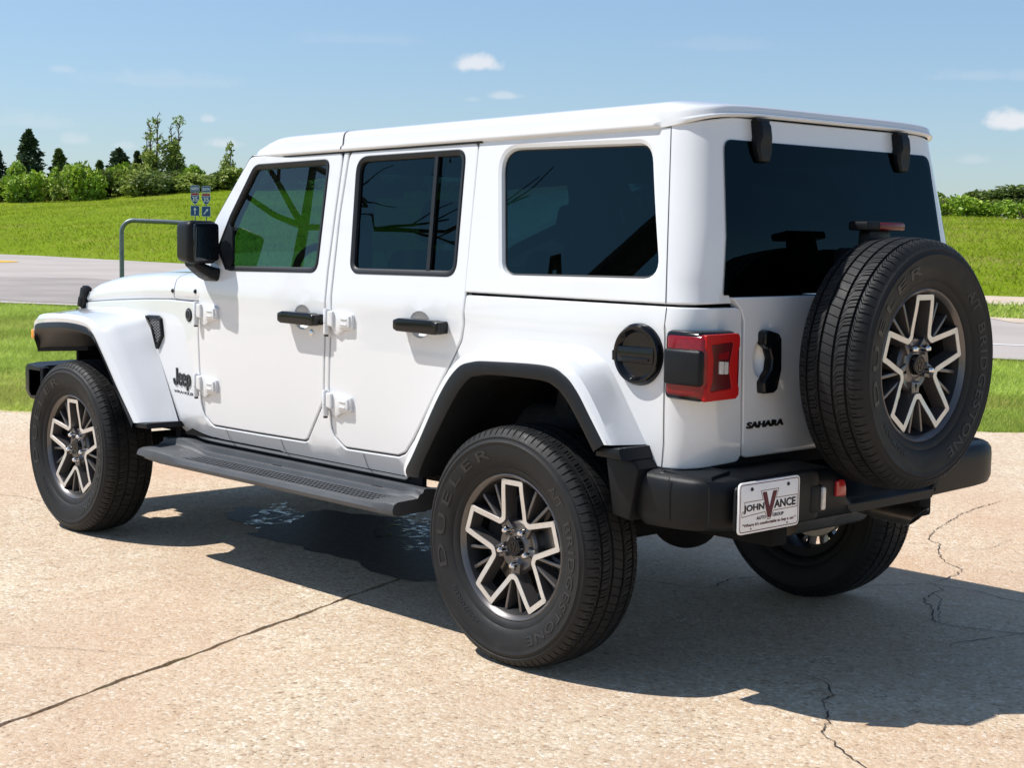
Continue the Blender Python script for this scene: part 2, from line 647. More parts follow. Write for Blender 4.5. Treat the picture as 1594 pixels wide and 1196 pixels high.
hgt = s.math('ADD', s.math('MULTIPLY', cell.outputs["Distance"], -0.6), s.math('MULTIPLY', s.noise(230, 3, 0.7, co), 0.9))
s.bump(hgt, 0.8, 0.008)
m_conc = s.m

def edge_noise(k):
    return 0.009*math.sin(k*9.1)+0.006*math.sin(k*23.7+1)+0.005*math.sin(k*51.3+2)

J0, J1 = np.array([0.48, 2.45]), np.array([1.35, 0.05])
jd = (J1-J0)/np.linalg.norm(J1-J0); jn = np.array([-jd[1], jd[0]])      # jn points to the car's nose side
def lawn_edge(s):
    return float(np.interp(s, [-30, -3.94, 3.89, 30], [12.6, 12.0, 11.8, 11.2])) + 0.05*math.sin(s*3.1)+0.035*math.sin(s*7.7+1)+0.02*math.sin(s*17)

def joint_pt(t, side):
    p = J0 + jd*t
    return tuple(p + jn*(side*0.0100 + edge_noise(t+side*0.3)*0.55))
# border of the whole drive in (d, s), split where the joint crosses it
def to_ds(x, y):
    dx, dy = x-CAM[0], y-CAM[1]
    return dx*math.cos(YAW)+dy*math.sin(YAW), dx*math.sin(YAW)-dy*math.cos(YAW)
ts = np.arange(-9, 30, 0.035)
tj = [t for t in ts if to_ds(*(J0+jd*t))[0] < lawn_edge(to_ds(*(J0+jd*t))[1])-0.01 and to_ds(*(J0+jd*t))[0] > -11]
t_end = tj[-1]
s_end = to_ds(*(J0+jd*t_end))[1]
s_near = to_ds(*(J0+jd*tj[0]))[1]
def slab(side):
    A = [joint_pt(t, side) for t in tj]
    if side > 0:       # nose side, left of the joint as the photographer sees it
        far = [W(lawn_edge(q), q)[:2] for q in np.arange(s_end-0.02, -26, -0.12)]
        rest = [W(-11, -26)[:2]]
    else:
        far = [W(lawn_edge(q), q)[:2] for q in np.arange(s_end+0.02, 26, 0.12)]
        rest = [W(-11, 26)[:2]]
    poly = A + far + rest
    m = MB()
    P = np.array(poly)
    if area2(P) < 0:
        P = P[::-1]
    k = len(P)
    tris = geometry.tessellate_polygon([[Vector((p[0], p[1], 0)) for p in P]])
    m.add([(p[0], p[1], 0.0) for p in P]+[(p[0], p[1], -0.12) for p in P],
          [t for t in tris]+[(i, i+k, (i+1) % k+k, (i+1) % k) for i in range(k)])
    b = bmesh.new()
    return m
for side in (1, -1):
    m = slab(side)
    o = m.build("concrete_drive", m_conc, merge=False, smooth=False)
    b = bmesh.new(); b.from_mesh(o.data); bmesh.ops.recalc_face_normals(b, faces=b.faces[:]); b.to_mesh(o.data); b.free()
    tag(o, kind='structure')
m_soil = simple("dark_joint_soil", (0.035, 0.022, 0.016), 0.95, var=0.4, scale=30)
mb = MB()
L = []
for t in (tj[0], tj[-1]):
    for k in (-1, 1):
        p = J0+jd*t+jn*k*0.06
        L.append((p[0], p[1], -0.024))
mb.add(L, [(0, 1, 3, 2)])
o = mb.build("joint_bed", m_soil, smooth=False); tag(o, kind='structure')

# cracks: thin broken ribbons of dirt lying in the slab's face
m_crack = simple("crack_dirt", (0.06, 0.042, 0.03), 0.95, var=0.35, scale=40)
def crack(mb, pts, w):
    P = smooth_line(pts, 3)
    out = []
    for i in range(len(P)-1):
        a, b = P[i], P[i+1]
        k = max(1, int(np.linalg.norm(b-a)/0.018))
        for j in range(k):
            out.append(a+(b-a)*j/k)
    out.append(P[-1])
    n = len(out)
    l, r = [], []
    for i, p in enumerate(out):
        t = out[min(i+1, n-1)]-out[max(i-1, 0)]; t = t/np.linalg.norm(t)
        nn = np.array([-t[1], t[0]])
        q = p+nn*rng.normal(0, 0.0045)
        ww = w*(0.35+0.9*rng.random())*min(1, 0.25+min(i, n-1-i)/10)
        l.append((*(q+nn*ww), 0.0035)); r.append((*(q-nn*ww), 0.0035))
    mb.add(l+r, [(i, i+1, n+i+1, n+i) for i in range(n-1)])
CR = [([(-.66, .23), (-.75, .22), (-.83, .25), (-.92, .34), (-.93, .41), (-.99, .48), (-1.06, .57), (-1.11, .67), (-1.2, .73), (-1.29, .8), (-1.35, .82), (-1.43, .88), (-1.7, 1.05), (-2.2, 1.2)], .0042),
      ([(-.23, -1.32), (-.33, -1.26), (-.33, -1.18), (-.39, -1.03), (-.46, -.97), (-.54, -.85), (-.63, -.75), (-.82, -.8), (-.92, -.85), (-1.3, -.95), (-2, -1.2)], .0042),
      ([(-.33, -1.18), (-.42, -1.1), (-.48, -.99), (-.63, -.75)], .003),
      ([(-.85, -.46), (-.82, -.54), (-.87, -.71), (-.91, -.87)], .0035),
      ([(.62, -.1), (.6, -.4), (.32, -.5), (.35, -.71), (.29, -.85), (-.02, -.93)], .0045),
      ([(-.1, -.98), (-.1, -1.1), (-.16, -1.2), (-.23, -1.32), (-.29, -1.32), (-.46, -1.35), (-.66, -1.32), (-1.2, -1.5)], .0036),
      ([(.66, -3.5), (.59, -2.99), (.49, -2.66), (.42, -2.42), (.3, -2.17), (.2, -2.1), (.11, -1.94), (-.03, -1.77), (-.16, -1.68), (-.22, -1.52), (-.23, -1.32)], .0038),
      ([(1.5, 2.2), (1.31, 2.05), (1.2, 1.98), (1.08, 1.89), (.97, 1.81), (.83, 1.73)], .0018),
      ([(4.9, 1.1), (4.14, .72), (3.98, .65), (3.81, .61), (3.2, .2)], .004),
      ([(2.9, 2.9), (2.6, 2.2), (2.75, 1.7), (2.5, 1.2)], .0016),
      ([(.12, -2.03), (.0, -2.2), (.05, -2.5)], .002)]
mb = MB()
for p, w in CR:
    crack(mb, p, w*0.72)
b = mb.build("pavement_cracks", m_crack, merge=False, smooth=False)
tag(b, kind='structure')

# dark concrete-coloured sheet that paints the car's shadow deeper beneath it
m_car_shade = simple("painted_car_shade", (0.12, 0.098, 0.08), 0.6, 0, 0.4, var=0.35, scale=30)
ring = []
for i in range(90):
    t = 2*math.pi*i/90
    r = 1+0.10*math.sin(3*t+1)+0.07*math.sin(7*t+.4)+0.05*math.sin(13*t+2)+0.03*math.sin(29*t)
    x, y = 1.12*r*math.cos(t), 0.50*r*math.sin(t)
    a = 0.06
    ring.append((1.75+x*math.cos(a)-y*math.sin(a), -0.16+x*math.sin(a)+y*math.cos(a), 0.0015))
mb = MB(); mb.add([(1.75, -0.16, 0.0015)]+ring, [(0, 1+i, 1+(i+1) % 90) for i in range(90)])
tag(mb.build("under_car_shade", m_car_shade, smooth=False, merge=False), kind='structure')

# wet patches under the car
s = Shader("wet_film", (0.09, 0.07, 0.055), 0.06, 0, 0.8)
co = s.coord()
f1 = s.noise(9, 6, 0.7, co)
mp = s.n("ShaderNodeMapping"); mp.inputs["Scale"].default_value = (1, 1, 1)
s.bump(f1, 0.25, 0.02)
tr = s.n("ShaderNodeBsdfTransparent")
mx = s.n("ShaderNodeMixShader")
s.link(s.ramp(s.noise(17, 6, 0.75, co), [(0.52, (0, 0, 0)), (0.60, (0.85, 0.85, 0.85))]), mx.inputs[0])
s.link(tr.outputs[0], mx.inputs[1]); s.link(s.b.outputs[0], mx.inputs[2])
s.link(mx.outputs[0], s.t.nodes["Material Output"].inputs["Surface"])
m_wet = s.m
mb = MB()
for cx, cy, rx, ry, a in ((2.74, -0.08, 0.34, 0.12, -0.75), (2.05, -0.42, 0.34, 0.2, -0.7), (1.72, -0.12, 0.16, 0.08, -0.6)):
    k = 40
    ring = []
    for i in range(k):
        t = 2*math.pi*i/k
        r = 1+0.16*math.sin(3*t+1)+0.12*math.sin(7*t)+0.08*math.sin(11*t+2)
        x, y = rx*r*math.cos(t), ry*r*math.sin(t)
        ring.append((cx+x*math.cos(a)-y*math.sin(a), cy+x*math.sin(a)+y*math.cos(a), 0.006))
    mb.add([(cx, cy, 0.006)]+ring, [(0, 1+i, 1+(i+1) % k) for i in range(k)])
tag(mb.build("puddle", m_wet, smooth=False, merge=False), kind='structure')

# road beyond the lawn, with the wide junction on the left and a second lane on the right
s = Shader("pale_road", (0.36, 0.32, 0.30), 0.9, 0, 0.3)
co = s.coord()
c = s.ramp(s.noise(0.25, 5, 0.6, co), [(0.3, (0.40, 0.355, 0.325)), (0.7, (0.50, 0.445, 0.405))])
c = s.mix(s.ramp(s.noise(60, 3, 0.7, co), [(0.4, (0, 0, 0)), (0.7, (0.3, 0.3, 0.3))]), c, (0.25, 0.21, 0.19))
s.color(c); m_road = s.m
m_road2 = simple("darker_road", (0.315, 0.275, 0.25), 0.9, var=0.15, scale=0.6)
m_shoulder = simple("pale_shoulder", (0.56, 0.45, 0.34), 0.9, var=0.15, scale=1.5)
near = [(-60, 52), (-34, 38.5), (-20, 33), (-9.4, 28.6), (-7.8, 28.0), (0, 22.8), (5.8, 19.25), (6.3, 19.0), (14, 14.8), (30, 6), (60, -10)]
far1 = [(-60, 94), (-34, 81), (-21.7, 71), (-12.7, 60.5), (-2, 44), (8.8, 29.2), (9.4, 28.6), (16, 24.6), (32, 15), (62, 0)]
def strip(name, A, B, z, mat, step=1.0, wob=0.08):
    a = np.array(A, float); b_ = np.array(B, float)
    def rs(P):
        L = np.concatenate([[0], np.cumsum(np.linalg.norm(np.diff(P, axis=0), axis=1))])
        t = np.linspace(0, L[-1], 120)
        return np.stack([np.interp(t, L, P[:, 0]), np.interp(t, L, P[:, 1])], 1)
    a, b_ = rs(a), rs(b_)
    m = MB(); k = len(a)
    m.add([W(p[1]+wob*math.sin(i*1.7)*math.sin(i*.61), p[0], z) for i, p in enumerate(a)]+[W(p[1]+wob*math.sin(i*1.3+1), p[0], z) for i, p in enumerate(b_)],
          [(i, i+1, k+i+1, k+i) for i in range(k-1)])
    o = m.build(name, mat, merge=False, smooth=False)
    bb = bmesh.new(); bb.from_mesh(o.data); bmesh.ops.recalc_face_normals(bb, faces=bb.faces[:])
    if sum(f.normal.z for f in bb.faces) < 0:
        bmesh.ops.reverse_faces(bb, faces=bb.faces[:])
    bb.to_mesh(o.data); bb.free()
    return tag(o, kind='structure')
strip("road", near, far1, 0.0, m_road)
off = lambda P, d: [(p[0], p[1]+d) for p in P]
strip("road_lane", [(-60, 52.6), (-34, 39.1), (-20, 33.6), (-9.4, 29.2), (-7.8, 28.6), (-3, 25.6)], [(-60, 58), (-34, 47), (-20, 41.5), (-11.7, 42.5), (-8, 38.5), (-3, 30)], 0.006, m_road2)
strip("road_shoulder", off(far1, -1.7)[5:], off(far1, 0.3)[5:], 0.006, m_shoulder)
strip("far_road", [(-6, 51), (2, 42.5), (10.7, 35.3), (11.5, 34.9), (20, 30.5), (40, 20), (70, 5)], [(-8, 57), (2, 48), (12.2, 40.8), (13.2, 40.2), (22, 35.5), (42, 25), (72, 10)], 0.0, m_shoulder)
m_white = simple("road_paint_white", (0.8, 0.79, 0.76), 0.7, var=0.1, scale=8)
m_yellow = simple("road_paint_yellow", (0.72, 0.42, 0.03), 0.7, var=0.15, scale=8)
wl = [(-1, 26), (6.5, 21.75), (7.0, 21.45), (14, 17.6), (30, 9)]
strip("road_marking", wl, off(wl, 0.16), 0.006, m_white, wob=0.01)
arc = [(-30, 61.5), (-24, 61.2), (-21, 60.6), (-19.4, 59.6), (-18.8, 58.4), (-19.1, 57.2), (-20.4, 56.2), (-23, 55.4), (-30, 54.6)]
A2 = smooth_line([(p[0], p[1]) for p in arc], 6)
m = MB(); k = len(A2)
lft, rgt = [], []
for i, p in enumerate(A2):
    t = A2[min(i+1, k-1)]-A2[max(i-1, 0)]; t = t/np.linalg.norm(t); nn = np.array([-t[1], t[0]])*0.34
    a, b2 = p+nn, p-nn
    lft.append(W(a[1], a[0], 0.012)); rgt.append(W(b2[1], b2[0], 0.012))
m.add(lft+rgt, [(i, i+1, k+i+1, k+i) for i in range(k-1)])
tag(m.build("road_marking", m_yellow, merge=False, smooth=False), kind='structure')

# ---------------------------------------------------------------- grass blades and meadow tufts
def blades(name, D, S, Z, h, w, mat):
    """upright three-sided slivers, one per blade"""
    n = len(D)
    ca, sa = math.cos(YAW), math.sin(YAW)
    x = CAM[0]+D*ca+S*sa; y = CAM[1]+D*sa-S*ca
    a = rng.random(n)*2*np.pi
    hh = h*(0.5+rng.random(n)*0.8); ww = w*(0.6+0.8*rng.random(n))
    lx, ly = rng.normal(0, 0.8, n)*hh, rng.normal(0, 0.8, n)*hh
    co = np.empty((n, 3, 3))
    co[:, 0] = np.stack([x-np.cos(a)*ww, y-np.sin(a)*ww, Z], 1)
    co[:, 1] = np.stack([x+np.cos(a)*ww, y+np.sin(a)*ww, Z], 1)
    co[:, 2] = np.stack([x+lx, y+ly, Z+hh], 1)
    me = bpy.data.meshes.new(name)
    me.vertices.add(3*n); me.vertices.foreach_set("co", co.ravel())
    me.loops.add(3*n); me.loops.foreach_set("vertex_index", np.arange(3*n, dtype=np.int32))
    me.polygons.add(n); me.polygons.foreach_set("loop_start", np.arange(0, 3*n, 3, dtype=np.int32))
    me.update(calc_edges=True); me.validate()
    me.materials.append(mat)
    o = bpy.data.objects.new(name, me); col.objects.link(o)
    return tag(o, kind='stuff')

def blade_shader(name, stops):
    s = Shader(name, stops[0][1], 0.6, 0, 0.08)
    g = s.n("ShaderNodeNewGeometry")
    c = s.ramp(g.outputs["Random Per Island"], stops)
    c = s.mix(s.ramp(s.noise(0.55, 5, 0.7), [(0.45, (0.8, 0.8, 0.8)), (0.56, (0, 0, 0))]), c, tuple(v*0.62 for v in stops[1][1]))
    s.color(s.mix(s.ramp(s.noise(0.16, 7, 0.72), [(0.48, (0, 0, 0)), (0.60, (0.85, 0.85, 0.85))]), c, (0.52, 0.44, 0.14)))
    tl = s.n("ShaderNodeBsdfTranslucent"); s.link(c, tl.inputs["Color"])
    mx = s.n("ShaderNodeMixShader"); mx.inputs[0].default_value = 0.45
    s.link(s.b.outputs[0], mx.inputs[1]); s.link(tl.outputs[0], mx.inputs[2])
    s.link(mx.outputs[0], s.t.nodes["Material Output"].inputs["Surface"])
    return s.m
m_blade = blade_shader("lawn_blade", [(0.0, (0.38, 0.50, 0.08)), (0.35, (0.50, 0.64, 0.11)), (0.75, (0.58, 0.70, 0.14)), (1.0, (0.72, 0.74, 0.30))])
m_tuft = blade_shader("meadow_tuft", [(0.0, (0.21, 0.30, 0.012)), (0.4, (0.30, 0.40, 0.018)), (0.8, (0.38, 0.44, 0.035)), (1.0, (0.54, 0.49, 0.15))])
def near_edge(s):
    return np.interp(s, [p[0] for p in near], [p[1] for p in near])
Ds, Ss = [], []
for s0, s1, k in ((-0.40, -0.22, 110000), (0.25, 0.40, 60000), (-0.22, 0.25, 50000)):
    d = 11.75+rng.random(k)**1.35*17; q = s0+rng.random(k)*(s1-s0)
    Ds.append(d); Ss.append(q*d)
D, S_ = np.concatenate(Ds), np.concatenate(Ss)
ok = (D < near_edge(S_)-0.1) & (D > np.interp(S_, [-30, -3.94, 3.89, 30], [12.6, 12.0, 11.8, 11.2])-0.05+rng.normal(0, 0.03, len(S_)))
D, S_ = D[ok], S_[ok]
blades("lawn_grass", D, S_, np.full(len(D), -0.03), 0.062, 0.005, m_blade)
k = 170000
S_ = rng.uniform(-1, 1, k); D = rng.uniform(38, 125, k)
S_ = S_*0.42*D
ok = D > far_edge(S_)+0.3
D, S_ = D[ok], S_[ok]
ok = D < far_edge(S_)+slope_len(S_)+4
D, S_ = D[ok], S_[ok]
blades("meadow_grass", D, S_, ground_z(D, S_)-0.02, 0.15, 0.022, m_tuft)
# the strip between the two lanes on the right
k = 16000
D = rng.uniform(24, 44, k); S_ = rng.uniform(0.15, 0.42, k)*D
up_ = np.interp(S_, [2, 10.7, 11.5, 20, 40], [42.5, 35.3, 34.9, 30.5, 20]); lo_ = np.interp(S_, [p[0] for p in far1], [p[1] for p in far1])
ok = (D > lo_+0.35) & (D < up_-0.05)
blades("verge_grass", D[ok], S_[ok], np.full(ok.sum(), -0.03), 0.13, 0.02, m_blade)
# little weeds in the joint
D, S_, = [], []
for (x, y), k in (((0.65, 2.04), 70), ((0.80, 1.66), 150)):
    for _ in range(k):
        t = rng.normal(0, 0.05); p = J0+jd*(np.dot(np.array([x, y])-J0, jd)+t)+jn*rng.normal(0, 0.004)
        a = to_ds(*p); D.append(a[0]); S_.append(a[1])
tag(blades("joint_weeds", np.array(D), np.array(S_), np.full(len(D), -0.018), 0.013, 0.003, m_blade), kind='stuff')

# ---------------------------------------------------------------- trees and bushes
def leaf_shader(name, stops):
    s = Shader(name, stops[0][1], 0.5, 0, 0.35)
    g = s.n("ShaderNodeNewGeometry")
    s.color(s.ramp(g.outputs["Random Per Island"], stops))
    tl = s.n("ShaderNodeBsdfTranslucent"); s.link(s.ramp(g.outputs["Random Per Island"], stops), tl.inputs["Color"])
    mx = s.n("ShaderNodeMixShader"); mx.inputs[0].default_value = 0.25
    s.link(s.b.outputs[0], mx.inputs[1]); s.link(tl.outputs[0], mx.inputs[2])
    s.link(mx.outputs[0], s.t.nodes["Material Output"].inputs["Surface"])
    return s.m
m_leaf_bush = leaf_shader("bush_leaf", [(0, (0.15, 0.21, 0.03)), (0.5, (0.29, 0.37, 0.065)), (1, (0.45, 0.51, 0.13))])
m_leaf_bright = leaf_shader("bright_leaf", [(0, (0.15, 0.26, 0.02)), (0.5, (0.27, 0.42, 0.03)), (1, (0.42, 0.54, 0.07))])
m_leaf_dark = leaf_shader("cedar_leaf", [(0, (0.04, 0.075, 0.032)), (0.6, (0.07, 0.115, 0.045)), (1, (0.12, 0.16, 0.065))])
m_leaf_mid = leaf_shader("tree_leaf", [(0, (0.075, 0.12, 0.025)), (0.5, (0.14, 0.20, 0.04)), (1, (0.23, 0.28, 0.07))])
m_bark = simple("bark", (0.11, 0.085, 0.065), 0.95, var=0.35, scale=12)

def leaf_mesh(name, centres, size, mat, flat=0.5):
    """one four-cornered leaf spray per centre"""
    C = np.array(centres); n = len(C)
    a = rng.normal(size=(n, 3)); a[:, 2] *= flat; a /= np.linalg.norm(a, axis=1)[:, None]
    b = np.cross(a, rng.normal(size=(n, 3))); b /= np.linalg.norm(b, axis=1)[:, None]
    sz = size*(0.55+0.9*rng.random(n))[:, None]
    bend = np.cross(a, b)*sz*0.25
    co = np.stack([C-a*sz, C+b*sz*0.45+bend, C+a*sz, C-b*sz*0.45+bend], 1)
    me = bpy.data.meshes.new(name)
    me.vertices.add(4*n); me.vertices.foreach_set("co", co.ravel())
    me.loops.add(4*n); me.loops.foreach_set("vertex_index", np.arange(4*n, dtype=np.int32))
    me.polygons.add(n); me.polygons.foreach_set("loop_start", np.arange(0, 4*n, 4, dtype=np.int32))
    me.update(calc_edges=True); me.validate()
    me.materials.append(mat)
    return me

def clump_points(blobs, per):
    out = []
    for (x, y, z, rx, ry, rz), k in zip(blobs, per):
        p = rng.normal(size=(k, 3)); p /= np.linalg.norm(p, axis=1)[:, None]
        p *= (0.45+0.55*rng.random(k)[:, None]**0.5)
        out.append(p*[rx, ry, rz]+[x, y, z])
    return np.concatenate(out)

def branchy(mb, p, d, L, r, depth, tips):
    """a limb that forks into thinner ones"""
    q = p
    pts, rr = [p], [r]
    k = 4
    for i in range(k):
        d = (d+Vector(rng.normal(0, 0.11, 3))).normalized()
        q = q+d*L/k
        pts.append(q); rr.append(r*(1-0.5*(i+1)/k))
    mb.tube(pts, rr, 5)
    if depth == 0:
        tips.append(q); return
    for i in range(3 if depth > 1 else 2):
        nd = (d+Vector(rng.normal(0, 0.55, 3))+Vector((0, 0, 0.25))).normalized()
        branchy(mb, pts[2+i % 3], nd, L*(0.55+0.2*rng.random()), r*0.48, depth-1, tips)
    tips.append(q)

def plant(name, loc, crown_me, trunk_me, label, cat, group=None, rot=0.0, sc=(1, 1, 1)):
    root = empty(name, loc)
    root.rotation_euler = (0, 0, rot); root.scale = sc
    for nm, me in (("crown", crown_me), ("trunk", trunk_me)):
        if me:
            o = bpy.data.objects.new(nm, me); col.objects.link(o); o.parent = root
    return tag(root, label, cat, group)

def bush_meshes(mat, leaf):
    out = []
    for v in range(4):
        bl, per = [], []
        for i in range(15):
            a = rng.random()*6.28; r = rng.random()**0.6*1.0
            zz = 0.3+rng.random()*0.95*(1-0.35*r)
            q = 0.34+0.22*rng.random()
            bl.append((r*math.cos(a), r*math.sin(a), zz, q, q, q*0.8)); per.append(85)
        cm = leaf_mesh("crown", clump_points(bl, per), leaf, mat)
        t = MB()
        for i in range(5):
            a = i*1.26; t.tube([(0.08*math.cos(a), 0.08*math.sin(a), 0), (0.3*math.cos(a), 0.3*math.sin(a), 0.5), (0.5*math.cos(a), 0.5*math.sin(a), 0.95)], [0.035, 0.025, 0.01], 5)
        out.append((cm, t.mesh("trunk", [m_bark])))
    return out
bushA = bush_meshes(m_leaf_bush, 0.13)
bushB = bush_meshes(m_leaf_bright, 0.13)
bushC = bush_meshes(m_leaf_mid, 0.14)

def z_at(d, s):
    return float(ground_z(np.array(d), np.array(s)))
for i, s in enumerate(np.arange(-54, -12, 1.05)):
    d = 116.5+rng.random()*4
    A = [bushA, bushA, bushB, bushC][int(rng.integers(4))][i % 4]
    hgt = float(np.interp(s, [-45, -32, -27, -22, -18, -12], [2.0, 1.95, 1.5, 1.2, 1.35, 1.0]))*(0.85+0.3*rng.random())
    plant("hedge_bush", W(d, s, z_at(d, s)-0.15), A[0], A[1], "leafy green bush in the long hedge on the crest left of the car", "bush",
          "hedge along the left crest", rng.random()*6.28, (1.25+0.3*rng.random(), 1.25+0.3*rng.random(), hgt))
for i, s in enumerate(np.arange(-11, 20, 3.2)):
    d = 112+rng.random()*4
    A = bushA[i % 4]
    plant("hedge_bush", W(d, s, z_at(d, s)-0.15), A[0], A[1], "green bush on the crest, glimpsed only through the car windows", "bush",
          "bushes on the crest behind the car", rng.random()*6.28, (1.8, 1.8, 1.2))
for i, (s, d, hz, wd, A) in enumerate([(22.6, 86, .85, 1.1, bushB), (24.2, 85, 1.0, 1.25, bushB), (25.9, 86, .9, 1.3, bushB), (27.4, 84.5, .95, 1.3, bushB), (28.8, 86, 1.0, 1.2, bushB), (30.6, 85, 1.0, 1.4, bushB), (33, 86, 1.0, 1.5, bushB), (35.5, 85, 1.1, 1.5, bushB),
                                       (23.6, 89, 1.15, 1.2, bushA)]):
    m1 = A[i % 4]
    plant("roadside_bush", W(d, s, z_at(d, s)-0.1), m1[0], m1[1], "bright green bush at the foot of the rounded trees right of the car", "bush",
          "bright bushes right of the car", i*1.3, (wd, wd, hz))

def round_tree(R, H, nb, per, leaf, mat, low=0.35):
    bl = []
    for i in range(nb):
        a = rng.random()*6.28; r = rng.random()**0.5*R*0.82
        zz = H*low+(H*(1-low)-0.5)*math.sqrt(max(0.05, 1-(r/R)**2))*(0.35+0.65*rng.random())
        q = R*(0.2+0.14*rng.random())
        bl.append((r*math.cos(a), r*math.sin(a), zz, q, q, q*0.75))
    cm = leaf_mesh("crown", clump_points(bl, [per]*nb), leaf, mat)
    t = MB(); tips = []
    t.tube([(0, 0, 0), (0.05, 0, H*0.3), (0, 0.05, H*0.5)], [R*0.09, R*0.07, R*0.05], 8)
    for i in range(5):
        branchy(t, Vector((0, 0, H*(0.25+0.05*i))), Vector((math.cos(i*1.26), math.sin(i*1.26), 0.9)).normalized(), H*0.4, R*0.035, 1, tips)
    return cm, t.mesh("trunk", [m_bark])
rt = [round_tree(3.2, 4.6, 90, 80, 0.19, m_leaf_mid, 0.12) for _ in range(2)]
for i, (s, d, sc, lab) in enumerate([(29.0, 92, (1.0, 1.0, .50), "rounded dark green tree nearest the car in the clump at the right edge"),
                                     (32.2, 91, (1.1, 1.1, .64), "tallest rounded dark green tree in the clump at the right edge"),
                                     (37.5, 93, (1.3, 1.3, .62), "rounded dark green tree at the outer end of the clump at the right edge"),
                                     (26.4, 97, (.75, .75, .40), "small rounded dark green tree behind the bright bushes beside the car's roof corner")]):
    plant("shade_tree", W(d, s, z_at(d, s)-0.2), rt[i % 2][0], rt[i % 2][1], lab, "tree", "rounded trees on the right", i*2.1, sc)

def conifer(H, R, n, leaf, mat=None):
    pts = []
    for i in range(n):
        t = rng.random()**0.8
        z = H*(0.08+0.92*t)
        tier = 0.72+0.28*abs(math.sin(t*22))
        a = rng.random()*6.28
        r = R*(1-t)**0.8*(0.6+0.4*abs(math.sin(t*15+math.sin(a*2)*1.3)))*(0.35+0.65*rng.random()**0.5)+0.05
        r *= 0.72+0.34*math.sin(a*3+t*11)+0.15*math.sin(a*7-t*23)
        pts.append((r*math.cos(a), r*math.sin(a), z-0.12*r))
    cm = leaf_mesh("crown", pts, leaf, mat or m_leaf_dark, 0.35)
    t = MB(); t.tube([(0, 0, 0), (0.02, 0, H*0.5), (0, 0, H*0.97)], [H*0.022, H*0.015, 0.02], 7)
    return cm, t.mesh("trunk", [m_bark])
for px, top, wpx, lab in [(46, 203, 62, "tallest pointed dark evergreen, standing alone above the hedge at the left"),
                          (-6, 226, 40, "dark evergreen cut off by the left edge of the photo"),
                          (92, 232, 30, "small pointed evergreen just right of the tall lone one"),
                          (185, 231, 44, "squat dark evergreen standing left of the tall half bare trees"),
                          (155, 250, 16, "slim evergreen tip poking out of the hedge midway"),
                          (213, 236, 20, "narrow evergreen touching the half bare trees")]:
    d = 122.0
    s = (px-797)/2440.65*d
    hz = 360.7-(797-px)/797*13.5
    z0 = z_at(d, s)
    H = 1.44+(hz-top)/2440.65*d-z0
    R = wpx/2440.65*d/2
    c1, t1 = conifer(H, R*(2.3 if px in (92, 185) else 1.55), int(900+H*R*330), 0.20, m_leaf_mid if px in (92, 155) else None)
    plant("evergreen_tree", W(d, s, z0-0.1), c1, t1, lab, "tree", "evergreens behind the hedge")

def half_bare(H, lean, dens, seedk):
    t = MB(); tips = []
    stems = [(Vector((-0.5, 0, 0)), Vector((-0.10, 0, 1)), H), (Vector((0.15, 0.1, 0)), Vector((0.02, 0, 1)), H*0.93), (Vector((0.5, -0.1, 0)), Vector((0.16, 0, 1)), H*0.75)][:seedk]
    bl, per = [], []
    for p, d, h in stems:
        d.normalize()
        pts = [p+d*h*k/7+Vector(rng.normal(0, 0.06, 3)) for k in range(8)]
        t.tube(pts, [0.15*(1-k/8.3) for k in range(8)], 6)
        for k in range(2, 8):
            for j in range(3 if k < 5 else 4):
                a = rng.random()*6.28
                dd_ = Vector((math.cos(a), math.sin(a), 0.9+0.5*rng.random())).normalized()
                tp = []
                branchy(t, pts[k-1]+(pts[k]-pts[k-1])*rng.random(), dd_, h*0.16*(1.2-k/9), 0.045, 1, tp)
                tips += [(q, k) for q in tp]
    for q, k in tips:
        if k <= 3 or rng.random() < dens*(0.9 if k < 5 else 0.22):
            w = 0.38+0.3*rng.random()
            bl.append((q.x, q.y, q.z, w, w, w*0.8)); per.append(30)
    return leaf_mesh("crown", clump_points(bl, per), 0.17, m_leaf_bush), t.mesh("trunk", [m_bark])
for px, top, lean, dens, k, lab in [(236, 172, 0, .34, 3, "tall half bare tree with naked upper branches, left one of the pair"),
                                    (268, 182, .1, .95, 2, "tall leafier tree right beside the half bare one")]:
    d = 121.0; s = (px-797)/2440.65*d; hz = 360.7-(797-px)/797*13.5; z0 = z_at(d, s)
    c1, t1 = half_bare((1.44+(hz-top)/2440.65*d-z0)*1.0, lean, dens, k)
    plant("half_bare_tree", W(d, s, z0-0.1), c1, t1, lab, "tree", "half bare trees in the hedge", sc=(0.8, 0.8, 0.93))
c1, t1 = half_bare(3.3, 0, .2, 2)
d = 121.0; s = (352-797)/2440.65*d
plant("sapling", W(d, s, z_at(d, s)), c1, t1, "small scrubby sapling at the end of the hedge beside the windscreen pillar", "tree", sc=(.6, .6, 0.95))

